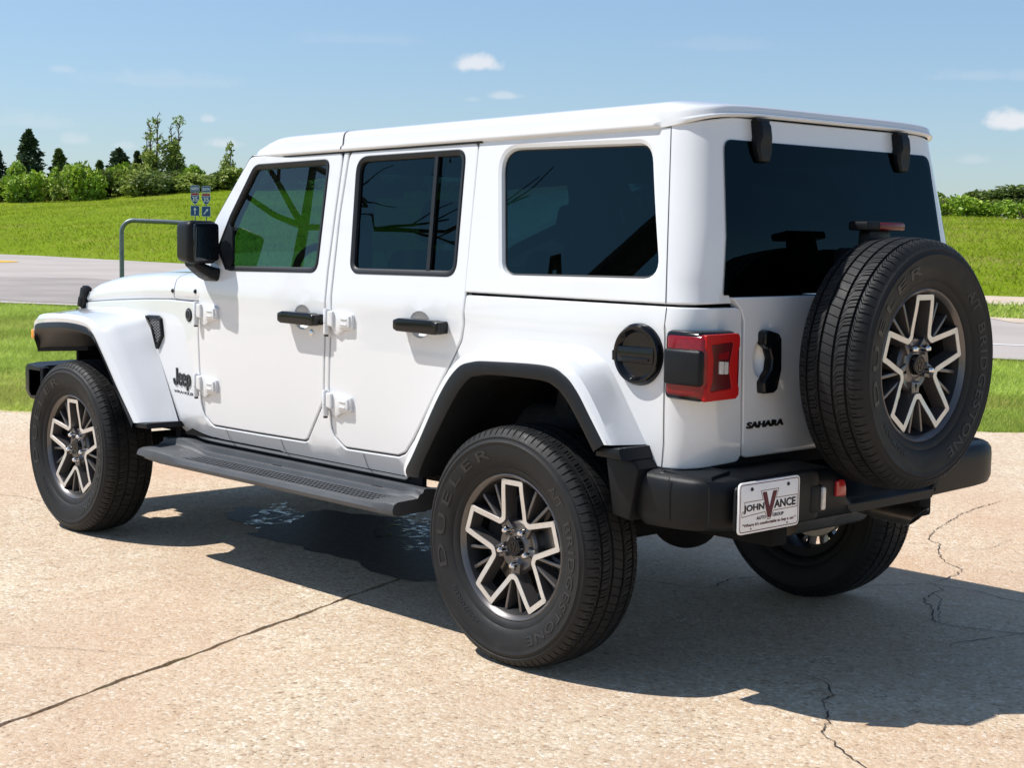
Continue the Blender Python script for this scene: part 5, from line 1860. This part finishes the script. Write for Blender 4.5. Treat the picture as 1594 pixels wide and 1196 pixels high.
# end caps that sweep forward to the wheel arches
for sgn in (1, -1):
    rows = []
    path = [(-.772, .790), (-.748, .812), (-.715, .826), (-.66, .834), (-.60, .838), (-.54, .838), (-.48, .834), (-.445, .826)]
    for i, (x, y) in enumerate(path):
        t = i/(len(path)-1)
        zt = .713+.004*t; zb = .555-.010*math.sin(t*2.2)+(.075*max(0, t-.72)/.28)
        nx, ny = (-.75, .66) if i == 0 else (-.5, .86) if i == 1 else (-.2, .98) if i == 2 else (0, 1)
        def P(dn, z):
            return (x+nx*dn, sgn*(y+ny*dn), z)
        rows.append([(x*.92-.02 if i < 3 else x, sgn*(.66), zt+.014), P(-.040, zt+.004), P(-.012, zt-.003), P(-.001, zt-.016), P(.001, zt-.05), P(.0, zb+.03), P(-.01, zb+.008), P(-.045, zb), (x if i >= 3 else x*.92-.02, sgn*.66, zb)])
    mb.loft(rows, True, 0, True, True, flip=(sgn < 0))
bump = mb.build("rear_bumper", m_black, car, angle=40)
b = bmesh.new(); b.from_mesh(bump.data); bmesh.ops.recalc_face_normals(b, faces=b.faces[:]); b.to_mesh(bump.data); b.free()
mb = MB()
mb.prism(rnd([(.772, .700), (.775, .565), (.36, .560), (.36, .712), (.42, .716), (.70, .712)], .02, 3), .838, .846, lambda u, v, w: (-w, u, v), bev=.003)
mb.build("plate_mount", m_black, bump)
mb = MB()
for sgn in (1, -1):
    pts = []
    for z in np.linspace(.724, .556, 12):
        pts.append(z)
    rows = [[(-.640, sgn*.8395, .712), (-.640, sgn*.8395, .58)], [(-.6435, sgn*.8395, .712), (-.6435, sgn*.8395, .58)]]
    mb.loft(rows, False, 0)
mb.build("bumper_seam", m_dark, bump, merge=False, smooth=False)
mb = MB(); mb.prism(rnd([(.250, .668), (.228, .672), (.206, .668), (.196, .642), (.196, .614), (.250, .618)], .006, 3), .826, .838, lambda u, v, w: (-w, u, v), bev=.004)
mb.build("reflector", simple("red_reflector", (0.36, 0.010, 0.012), 0.25, 0, 0.6, 0.4, var=0.1), bump)
mb = MB(); mb.box((-.838, .370, .624), (.024, .062, .090), bev=.008)
pl = mb.build("plate_lamp_housing", m_black, bump)
mb = MB(); mb.box((-.850, .342, .624), (.016, .018, .074), bev=.005)
mb.build("plate_lamp", m_clear, pl)

# --- dealer plate ---------------------------------------------------------------------------------
PX, PY, PZ = -.848, .768, .556          # rear face, left edge, bottom edge
PW, PH = .298, .156
fp = lambda u, v, w: (PX-w, PY-u, PZ+v)
m_plate = simple("plate_white", (0.86, 0.85, 0.84), 0.4, var=0.03)
m_maroon = simple("plate_maroon", (0.10, 0.008, 0.016), 0.6, var=0.05)
m_gold = simple("plate_gold", (0.20, 0.11, 0.045), 0.6, var=0.05)
m_plblk = simple("plate_black", (0.012, 0.005, 0.006), 0.6, var=0.05)
mb = MB()
base = rnd([(0, 0), (PW, 0), (PW, PH), (0, PH)], .018, 6)
mb.prism(base, 0, .006, fp, 0, bev=.001)
def outline_ring(mb, poly, w0, w1, h, mi):
    P = resample(poly, .02); P = P[::-1] if area2(P) < 0 else P
    a, c = inset(P, w0), inset(P, w1)
    n = len(P)
    mb.add([fp(p[0], p[1], h) for p in a]+[fp(p[0], p[1], h) for p in c], [(i, (i+1) % n, n+(i+1) % n, n+i) for i in range(n)], mi)
outline_ring(mb, base, .0055, .0080, .0064, 1)
logo = [(.014, .046), (.128, .060), (.140, .036), (.152, .036), (.166, .064), (.286, .064), (.286, .104), (.186, .104), (.193, .128), (.160, .128), (.151, .104), (.140, .128), (.106, .128), (.116, .104), (.020, .104), (.022, .066), (.014, .066)]
logo = [(.014, .052), (.126, .058), (.139, .034), (.153, .034), (.168, .058), (.287, .058), (.287, .098), (.182, .098), (.194, .126), (.103, .126), (.114, .098), (.026, .098), (.026, .070), (.014, .070)]
outline_ring(mb, logo, 0, .0022, .0064, 2)
plate = mb.build("dealer_plate", [m_plate, m_maroon, m_gold], car, angle=30)
mb = MB()
fpt = lambda u, v, w: fp(u, v, w+.0064)
letters(mb, "JOHN", fpt, width=.100, height=.026, origin=(.022, .062), depth=.0006, mi=0, offset=.035)
letters(mb, "ANCE", fpt, width=.108, height=.026, origin=(.170, .065), depth=.0006, mi=0, offset=.035)
mb.prism([(.112, .120), (.132, .120), (.148, .072), (.164, .120), (.184, .120), (.154, .040), (.140, .040)][::-1], 0, .0008, fpt, 1)
letters(mb, "AUTO", fpt, width=.044, height=.0105, origin=(.086, .038), depth=.0006, mi=0, offset=.02)
letters(mb, "GROUP", fpt, width=.055, height=.0105, origin=(.164, .040), depth=.0006, mi=0, offset=.02)
letters(mb, "\u201cWhere it\u2019s comfortable to buy a car.\u201d", fpt, width=.262, height=.012, origin=(.019, .019), depth=.0006, mi=1, offset=.02)
mb.build("plate_lettering", [m_plblk, m_maroon], plate, merge=False, smooth=False)
for u, v in ((.060, .134), (.238, .134)):
    mb = MB()
    mb.revolve([(.0004, .004), (.0042, .004), (.0055, .002), (.006, 0)], 12, lambda a, b, h, u=u, v=v: fpt(u+a, v+b, h))
    mb.build("plate_screw", m_plblk, plate)
for u, v in ((.060, .014), (.238, .014)):
    mb = MB()
    mb.revolve([(.0004, .0008), (.0028, .0008), (.003, 0)], 10, lambda a, b, h, u=u, v=v: fpt(u+a, v+b, h))
    mb.build("plate_screw", m_plblk, plate)

# --- running boards -------------------------------------------------------------------------------
mb = MB()
def board_row(x, ytop, zt):
    t_ = (x-.60)/(2.39-.60)
    return None
rows = []
stations = [(2.385, .900, .010), (2.372, .915, .026), (2.34, .924, .042), (2.28, .930, .054), (2.20, .930, .056), (2.12, .930, .046), (2.05, .930, .026), (1.98, .930, .014), (1.7, .930, .012), (1.2, .930, .012), (.80, .930, .012), (.70, .930, .016), (.655, .930, .030), (.62, .926, .040), (.585, .918, .030)]
for x, yo, lift in stations:
    zt = .458
    zi = zt+lift
    end = max(0.0, (x-2.20)/.18)
    zb = .418+.030*end**2
    zl = zt+max(lift, .046); zm = zt+max(lift, .022)
    rows.append([(x, .700, zl-.006), (x, .758, zl+.003), (x, .772, zl), (x, .776, zm+.004), (x, .792, zm), (x, .797, zt+lift*.7), (x, .804, zt+lift*.55), (x, yo-.025, zt+lift*.42), (x, yo-.008, zt+lift*.30-.004), (x, yo, zt-.016), (x, yo-.004, zb+.010), (x, yo-.030, zb), (x, .72, zb+.01)])
mb.loft(rows, True, 0, True, True)
# raised tread pads on the step
for k in range(58):
    x = 2.13-k*.0245
    for j in range(4):
        y = .818+j*.0255
        mb.prism([(x-.0095, y-.004), (x+.004, y-.009), (x+.0095, y+.004), (x-.004, y+.009)], .459+.012*.45, .4672, lambda u, v, w: (u, v, w))
rb = mb.pair("running_board", m_board, (car, car), angle=38)
for o in rb:
    b = bmesh.new(); b.from_mesh(o.data); bmesh.ops.recalc_face_normals(b, faces=b.faces[:]); b.to_mesh(o.data); b.free()
mb = MB()
for x in (.85, 1.5, 2.1):
    mb.box((x, .68, .47), (.06, .20, .03))
mb.box((1.4, .715, .490), (1.5, .03, .022))
mb.pair("board_bracket", m_dark, rb)

# --- door mirrors ------------------------------------------------------------------------------------
mb = MB()
b = bmesh.new()
bmesh.ops.create_cube(b, size=1.0)
for v in b.verts:
    t = v.co.x+.5                   # 0 at the glass, 1 at the front
    v.co = Vector((2.00+v.co.x*.125, .842+v.co.y*.150*(1-.12*t), 1.378+v.co.z*.184*(1-.10*t)))
bmesh.ops.bevel(b, geom=b.edges[:], offset=.028, segments=4, profile=.5, affect='EDGES', clamp_overlap=True)
mb.bm(b)
R = Matrix.Rotation(rad(-6), 3, 'Z')
mir = mb.pair("door_mirror", m_black, doors["front_door"])
mb = MB()
mb.prism(rnd([(.773, 1.300), (.895, 1.298), (.897, 1.456), (.775, 1.458)], .018, 4), -1.9375, -1.930, lambda u, v, w: (-w, u, v), bev=.004)
mb.pair("mirror_glass", simple("mirror_glass", (0.05, 0.06, 0.07), 0.05, 0.9, 0.7, var=0.02), mir)
mb = MB()
rows = []
for y, x0, x1, z0, z1 in ((.742, 1.935, 2.075, 1.205, 1.270), (.765, 1.94, 2.07, 1.212, 1.270), (.80, 1.945, 2.06, 1.225, 1.280), (.84, 1.955, 2.05, 1.250, 1.296), (.87, 1.965, 2.045, 1.275, 1.31)):
    P = rnd([(x0, z0), (x1, z0), (x1, z1), (x0, z1)], .020, 4)
    rows.append([(p[0], y, p[1]) for p in P])
mb.loft(rows, True, 0, True, True)
ma = mb.pair("mirror_arm", m_black, mir)
for o in ma:
    b = bmesh.new(); b.from_mesh(o.data); bmesh.ops.recalc_face_normals(b, faces=b.faces[:]); b.to_mesh(o.data); b.free()

# --- wheels: one set of meshes, shared -------------------------------------------------------------------
RT = 0.4065
def tyre_mesh():
    PITCH_N = 84
    fr = [0.0, 0.04, 0.16, 0.20, 0.46, 0.50, 0.54, 0.58]
    th = np.array([(p+f)/PITCH_N*2*math.pi for p in range(PITCH_N) for f in fr])
    ph = np.array([f for p in range(PITCH_N) for f in fr]); pitch_id = np.array([p for p in range(PITCH_N) for f in fr])
    right = [(.243, .088), (.250, .097), (.262, .1015), (.268, .1035), (.272, .1035), (.276, .1075), (.290, .1135), (.306, .1185), (.322, .1215), (.338, .1235), (.346, .1238), (.350, .1262), (.354, .1262), (.358, .1228), (.366, .1205), (.3685, .1225), (.372, .1212), (.3745, .1170), (.381, .1135), (.3885, .1075), (.395, .1005)]
    tread = []
    g = [(.0705, .0085), (.0245, .0085)]
    ysq = [.0955, .084, .0755, .0750, .0665, .0660, .055, .042, .0300, .0295, .0205, .0200, .010, 0.0]
    def crown(y):
        return RT-0.0095*(abs(y)/.1)**2.6
    prof = [(r, y) for r, y in right]+[(crown(y), y) for y in ysq]+[(crown(y), -y) for y in ysq[::-1][1:]]+[(r, -y) for r, y in right[::-1]]
    nP = len(prof); nT = len(th)
    V = np.zeros((nT, nP, 3))
    for j, (r, y) in enumerate(prof):
        a = abs(y)
        rr = np.full(nT, r); tt = th.copy()
        istr = 21 <= j < nP-21
        if istr:
            if (.0665 <= a <= .0750) or (.0205 <= a <= .0295):
                rr -= .0085                                            # circumferential grooves
            elif a > .0755:                                            # shoulder blocks
                rr -= np.where((ph >= .04) & (ph <= .16), .0062, 0)
                rr -= np.where((ph >= .50) & (ph <= .54), .0035, 0)
            elif a > .030:                                             # intermediate ribs with slanting cuts
                rr -= np.where((ph >= .04) & (ph <= .16), .0055, 0)
                rr -= np.where((ph >= .50) & (ph <= .54), .003, 0)
                tt = th+(y*0.55)+0.006*np.where(pitch_id % 2 == 0, 1, -1)
            else:
                rr -= np.where((ph >= .50) & (ph <= .54), .0045, 0)
                tt = th-(y*0.8)
        elif j in (18, 19, 20, nP-19, nP-20, nP-21):
            dep = {0: .0055, 1: .005, 2: .003}[min(abs(j-20), abs(j-(nP-21)))]
            rr -= np.where((ph >= .04) & (ph <= .16), dep, 0)
        V[:, j, 0] = rr*np.cos(tt); V[:, j, 1] = y; V[:, j, 2] = rr*np.sin(tt)
    # the loaded tyre flattens a little where it stands; the wheel is set 5 mm low and this part is trimmed
    idx = np.arange(nT*nP).reshape(nT, nP)
    a = idx[:, :-1]; b = idx[:, 1:]
    a2 = np.roll(idx, -1, 0)[:, :-1]; b2 = np.roll(idx, -1, 0)[:, 1:]
    F = np.stack([a, b, b2, a2], -1).reshape(-1, 4)
    me = bpy.data.meshes.new("tyre")
    me.from_pydata(V.reshape(-1, 3).tolist(), [], F.tolist())
    me.materials.append(m_tyre)
    b_ = bmesh.new(); b_.from_mesh(me); bmesh.ops.recalc_face_normals(b_, faces=b_.faces[:])
    b_.to_mesh(me); b_.free()
    me.shade_smooth(); me.set_sharp_from_angle(angle=rad(32))
    return me
me_tyre = tyre_mesh()

def side_y(r):
    return float(np.interp(r, [.243, .250, .262, .276, .290, .306, .322, .338, .350, .366], [.088, .097, .1015, .1075, .1135, .1185, .1215, .1235, .1245, .1205]))
def tyre_text(body, a0, a1, r0, h, **kw):
    """raised letters standing on a circle, read clockwise from angle a0 to a1 (degrees, seen from outside, 90 = top)"""
    mb = MB()
    L = rad(a0-a1)*(r0+h/2)
    def fn(u, v, w):
        a = rad(a0)-u/(r0+h/2)
        r = r0+v
        return (-r*math.cos(a), side_y(r)+.0004+w, r*math.sin(a))
    letters(mb, body, fn, width=L, height=h, depth=.0013, **kw)
    m = mb.mesh("tyre_lettering", [m_tyretext], merge=False, smooth=False)
    b = bmesh.new(); b.from_mesh(m); b.normal_update()
    top = [f for f in b.faces if abs(f.normal.y) > .7]
    if sum(f.normal.y for f in top) < 0:
        bmesh.ops.reverse_faces(b, faces=b.faces[:])
    b.to_mesh(m); b.free()
    return m
me_texts = [tyre_text("DUELER", 200, 104, .300, .034, offset=.01, space=1.35), tyre_text("A/T", 48, 33, .296, .036, offset=.015), tyre_text("BRIDGESTONE", 24, -68, .298, .033, offset=.01, space=1.15),
            tyre_text("255/70R18", 246, 214, .292, .016)]

def P2(r, deg):
    return (r*math.cos(rad(deg)), r*math.sin(rad(deg)))
wf = lambda u, v, w: (u, w, v)
def rim_mesh():
    mb = MB()
    prof = [(.236, -.098), (.243, -.094), (.243, -.088), (.205, -.080), (.196, -.02), (.206, .030), (.216, .060), (.2285, .080), (.2355, .090), (.243, .0955), (.2465, .0935), (.2465, .087)]
    mb.revolve(prof[:8], 96, lambda a, b, h: (a, h, b), 1)
    mb.revolve(prof[7:], 96, lambda a, b, h: (a, h, b), 0)
    # hub face
    mb.revolve([(.0005, .060), (.040, .060), (.047, .055), (.060, .052), (.072, .055), (.082, .056), (.088, .048), (.090, .030), (.086, .0), (.084, -.04)], 60, lambda a, b, h: (a, h, b), 0)
    # thin recessed spokes, two in each gap
    for k in range(5):
        c = 90+72*k+36
        for d, d2 in ((5.2, 9.5), (-5.2, -9.5)):
            p0, p1 = P2(.092, c+d*1.2), P2(.222, c+d2)
            t = np.array(p1)-np.array(p0); t /= np.linalg.norm(t); q = np.array([-t[1], t[0]])*.0062
            poly = [tuple(np.array(p0)+q), tuple(np.array(p0)-q), tuple(np.array(p1)-q), tuple(np.array(p1)+q)]
            mb.prism(poly[::-1], .020, .072, wf, 0, bev=.004)
        # inner web joining the arm to the hub
        for sg in (1, -1):
            a = 90+72*k
            poly = [P2(.060, a+sg*12), P2(.060, a+sg*48), P2(.110, a+sg*36), P2(.118, a+sg*27)]
            if sg > 0: poly = poly[::-1]
            mb.prism(poly, .030, .066, wf, 0, bev=.005)
    return mb
def star(r_out, a_out, r_in, a_in):
    out = []
    for k in range(5):
        c = 90+72*k
        out += [P2(r_in, c-36+a_in), P2(r_out, c-a_out), P2(r_out*1.0, c+a_out), P2(r_in, c+36-a_in)]
    return out
def star_band():
    mb = MB()
    o = resample(star(.232, 12.6, .112, 3.2), .012)
    O = resample(rnd(star(.232, 12.6, .112, 3.2), .004, 3), .012)
    if area2(O) < 0: O = O[::-1]
    I = inset(O, .0200)
    def yface(p):
        r = math.hypot(*p)
        return .0745+.0125*float(sstep(.09, .225, r))
    n = len(O)
    rows = [[(p[0], yface(p)-.045, p[1]) for p in O], [(p[0], yface(p)-.0015, p[1]) for p in O], [(p[0], yface(p), p[1]) for p in inset(O, .0012)],
            [(p[0], yface(p), p[1]) for p in inset(O, .0186)], [(p[0], yface(p)-.0015, p[1]) for p in I], [(p[0], yface(p)-.045, p[1]) for p in inset(O, .027)]]
    for i, m in ((0, 0), (1, 0), (2, 1), (3, 0), (4, 0)):
        mb.loft([rows[i], rows[i+1]], True, m)
    return mb
rim0 = rim_mesh()
me_rim = rim0.mesh("rim", [m_gunmetal, simple("wheel_barrel", (0.010, 0.010, 0.011), 0.5, 0.2, 0.3)], angle=30)
b = bmesh.new(); b.from_mesh(me_rim); bmesh.ops.recalc_face_normals(b, faces=b.faces[:]); b.to_mesh(me_rim); b.free()
sb = star_band()
me_star = sb.mesh("spokes", [m_gunmetal, m_machined], angle=25)
b = bmesh.new(); b.from_mesh(me_star); bmesh.ops.recalc_face_normals(b, faces=b.faces[:])
up_ = [f for f in b.faces if f.material_index == 1]
if sum(f.normal.y for f in up_) < 0:
    bmesh.ops.reverse_faces(b, faces=b.faces[:])
b.to_mesh(me_star); b.free()
mb = MB()
mb.revolve([(.0005, .078), (.022, .078), (.024, .0765), (.026, .078), (.030, .078), (.033, .074), (.034, .056)], 40, lambda a, b, h: (a, h, b))
for k in range(5):
    x, z = P2(.011, 90+72*k)
    mb.box((x, .0785, z), (.004, .002, .012))
me_cap = mb.mesh("hub_cap", [m_gloss])
mb = MB()
rings = []
for r, h in ((.0005, .026), (.0045, .0255), (.0075, .022), (.0092, .016), (.0095, .0), (.0125, -.004)):
    rings.append([(r*math.cos(t), h, r*math.sin(t)) for t in np.linspace(0, 2*math.pi, 12, endpoint=False)])
mb.loft(rings, True, 0)
me_nut = mb.mesh("lug_nut", [m_chrome])
b = bmesh.new(); b.from_mesh(me_nut); bmesh.ops.recalc_face_normals(b, faces=b.faces[:]); b.to_mesh(me_nut); b.free()
mb = MB()
mb.revolve([(.070, .030), (.165, .030), (.167, .028), (.167, .008), (.165, .006), (.07, .006)], 64, lambda a, b, h: (a, h-.02, b), 0)
mb.revolve([(.0005, .040), (.075, .040), (.080, .030), (.080, .0)], 32, lambda a, b, h: (a, h-.02, b), 0)
me_disc = mb.mesh("brake_disc", [m_steel])
mb = MB()
arc_o = [P2(.178, a) for a in np.linspace(-25, 35, 9)]; arc_i = [P2(.105, a) for a in np.linspace(35, -25, 9)]
mb.prism(arc_o+arc_i, -.045, .032, wf, 0, bev=.008)
me_cal = mb.mesh("brake_caliper", [m_dark])

def wheel(name, loc, rotz, label, brake=True, spin=0.0):
    """Empty at the hub; +y of the wheel points outwards"""
    w = empty(name, loc, car)
    w.rotation_euler = (0, 0, rotz)
    w["label"] = label
    for nm, me in (("tyre", me_tyre),)+tuple(("tyre_lettering", m_) for m_ in me_texts)+(("rim", me_rim), ("spokes", me_star), ("hub_cap", me_cap))+((("brake_disc", me_disc), ("brake_caliper", me_cal)) if brake else ()):
        o = bpy.data.objects.new(nm, me); col.objects.link(o); o.parent = w
        if nm != "brake_caliper":
            o.rotation_euler = (0, spin, 0)
    for k in range(5):
        if not brake and k in (2, 3):
            continue
        x, z = P2(.0635, 126+72*k)
        o = bpy.data.objects.new("lug_nut", me_nut); col.objects.link(o); o.parent = w; o.location = (x, .056, z); o.scale = (1.35, 1.3, 1.35)
    return w
RZ = 0.4005
wheel("wheel", (0, .799, RZ), 0, "nearest rear wheel in full sun")
wheel("wheel", (3.008, .799, RZ), 0, "near front wheel")
wheel("wheel", (0, -.799, RZ), math.pi, "far rear wheel in the car's shadow")
wheel("wheel", (3.008, -.799, RZ), math.pi, "far front wheel")
wheel("spare_wheel", (-.907, .030, 1.042), math.pi/2, "spare wheel hung on the tailgate", brake=False)

mb = MB()
mb.box((3.72, 0, .475), (0.22, 1.20, 0.13), bev=.03)            # valance block added under the front bumper to extend its ground shadow
mb.box((3.46, 0, .60), (0.36, 0.86, 0.30), bev=.03)             # unseen radiator and steering mass, added to close a lit strip of ground
mb.build("valance_shadow_fill", m_dark, car)

# --- axles, frame, exhaust -----------------------------------------------------------------------------------
for x in (0, 3.008):
    mb = MB()
    mb.tube([(x, -.72, RZ), (x, .72, RZ)], .042, 16)
    b = bmesh.new(); bmesh.ops.create_uvsphere(b, u_segments=20, v_segments=14, radius=1.0)
    yo = .0 if x == 0 else -.22
    for v in b.verts:
        v.co = Vector((x+v.co.x*.14, yo+v.co.y*.12, RZ+.005+v.co.z*.118))
    mb.bm(b)
    mb.build("axle", m_dark, car)
mb = MB()
for sgn in (1, -1):
    mb.box((1.35, sgn*.42, .525), (4.2, .08, .12), bev=.01)
for x in (-.55, .55, 1.3, 2.1, 3.3):
    mb.box((x, 0, .525), (.10, .84, .09), bev=.01)
mb.box((1.5, -.15, .47), (.9, .35, .16), bev=.03)               # transfer case and skid plate
mb.box((.55, .12, .50), (.62, .5, .17), bev=.05)                # tank
mb.build("chassis", m_dark, car)
mb = MB()
for sgn in (1, -1):
    mb.tube([(-.10, sgn*.50, .36), (-.16, sgn*.54, .80)], .028, 10)
    mb.tube([(-.10, sgn*.50, .36), (-.13, sgn*.52, .58)], .038, 10)
    pts = [(.03+.0*k, sgn*.50, .0) for k in range(1)]
    hel = [(.06+.062*math.cos(t), sgn*.46+.062*math.sin(t), .47+t*.0062) for t in np.linspace(0, 34, 120)]
    mb.tube(hel, .008, 6)
    mb.tube([(0.0, sgn*.56, RZ-.06), (.85, sgn*.44, .47)], .026, 8)
mb.build("rear_suspension", m_dark, car)
m_exh = simple("exhaust_steel", (0.26, 0.23, 0.20), 0.3, 0.9, var=0.25, scale=15)
mb = MB()
mb.tube([(.9, -.30, .47), (.45, -.36, .47), (.05, -.38, .56), (-.30, -.38, .50), (-.58, -.38, .475), (-.66, -.39, .466)], [.03, .03, .03, .032, .034, .036], 16, caps=False)
mb.tube([(-.40, -.05, .47), (-.40, -.48, .47)], .085, 20)
rings = []
for h, r in ((0, .038), (.17, .038), (.17, .033), (.02, .033)):
    rings.append((h, r))
d = Vector((-.97, -.10, -.06)).normalized(); a = d.orthogonal().normalized(); c_ = d.cross(a)
p0 = Vector((-.57, -.375, .475))
rows = []
for h, r in rings:
    ring = []
    for t in np.linspace(0, 2*math.pi, 20, endpoint=False):
        off = a*(r*math.cos(t))+c_*(r*math.sin(t))
        cut = off.z*0.9 if h > .1 else 0
        ring.append(p0+d*(h+cut)+off)
    rows.append(ring)
mb.loft(rows, True)
mb.build("exhaust", m_exh, car)

# --- cabin -----------------------------------------------------------------------------------------------------
mb = MB()
rows = []
for y in np.linspace(-.66, .66, 15):
    bumpv = .035*math.exp(-((y-.37)/.17)**2)
    rows.append([(2.17, y, 1.20), (1.98, y, 1.215), (1.84, y, 1.215+bumpv), (1.79, y, 1.19+bumpv), (1.77, y, 1.10), (1.82, y, .95), (2.12, y, .90)])
mb.loft(rows, True, 0, True, True)
mb.box((1.45, 0, .78), (.9, .22, .26), bev=.04)
mb.box((1.775, -.02, 1.10), (.02, .24, .15), bev=.01)
dash = mb.build("dashboard", m_trim, car)
mb = MB()
c0 = Vector((1.68, .37, 1.20)); ax = Vector((-.90, 0, .42)).normalized(); e1 = Vector((0, 1, 0)); e2 = ax.cross(e1)
mb.tube([c0+e1*(.185*math.cos(t))+e2*(.185*math.sin(t)) for t in np.linspace(0, 2*math.pi, 40, endpoint=False)], .0165, 10, loop=True)
for an in (0, math.pi, -math.pi/2 if e2.z > 0 else math.pi/2):
    v_ = e1*math.cos(an)+e2*math.sin(an)
    mb.tube([c0-ax*.02, c0+v_*.18], [.03, .014], 8)
mb.tube([c0-ax*.03, c0-ax*.24], .045, 12)
mb.revolve([(.0005, .02), (.05, .018), (.07, .0), (.07, -.03)], 24, lambda a, b, h: tuple(c0+e1*a+e2*b+ax*h))
mb.build("steering_wheel", m_trim, dash)
def seat(x, y, w, zb=.74):
    mb = MB()
    mb.box((x+.16, y, zb), (.54, w, .16), bev=.05, seg=3)
    R = Matrix.Rotation(rad(-13), 3, 'Y')
    mb.box((x-.13, y, zb+.33), (.15, w*.94, .60), rot=R, bev=.055, seg=3)
    for k in (-.07, .07):
        mb.tube([(x-.20, y+k, zb+.58), (x-.235, y+k, zb+.72)], .007, 6)
    mb.box((x-.235, y, zb+.735), (.10, .26, .17), rot=R, bev=.04, seg=3)
    mb.build("seat", m_seat, car)
seat(1.16, .37, .50); seat(1.16, -.37, .50)
mb = MB()
R = Matrix.Rotation(rad(-12), 3, 'Y')
mb.box((.30, 0, .76), (.50, 1.16, .16), bev=.05, seg=3)
mb.box((.02, 0, 1.04), (.15, 1.16, .58), rot=R, bev=.05, seg=3)
for y in (.36, 0, -.36):
    mb.box((-.06, y, 1.40), (.10, .25, .16), rot=R, bev=.04, seg=3)
mb.build("rear_bench", m_seat, car)
mb = MB()
for sgn in (1, -1):
    mb.tube([(1.80, sgn*.585, 1.66), (1.15, sgn*.60, 1.69), (.2, sgn*.60, 1.69), (-.15, sgn*.60, 1.64), (-.45, sgn*.62, 1.28), (-.50, sgn*.62, 1.0)], .032, 10)
    mb.tube([(1.16, sgn*.63, .62), (1.16, sgn*.62, 1.40), (1.15, sgn*.58, 1.66)], .035, 10)
mb.tube([(1.15, -.6, 1.69), (1.15, .6, 1.69)], .03, 10)
mb.tube([(-.1, -.6, 1.66), (-.1, .6, 1.66)], .03, 10)
mb.build("roll_bar", m_trim, car)
mb = MB(); mb.box((1.80, 0, 1.615), (.03, .22, .06), bev=.012); mb.tube([(1.80, 0, 1.62), (1.86, 0, 1.70)], .008, 6)
mb.build("rear_view_mirror", m_trim, car)
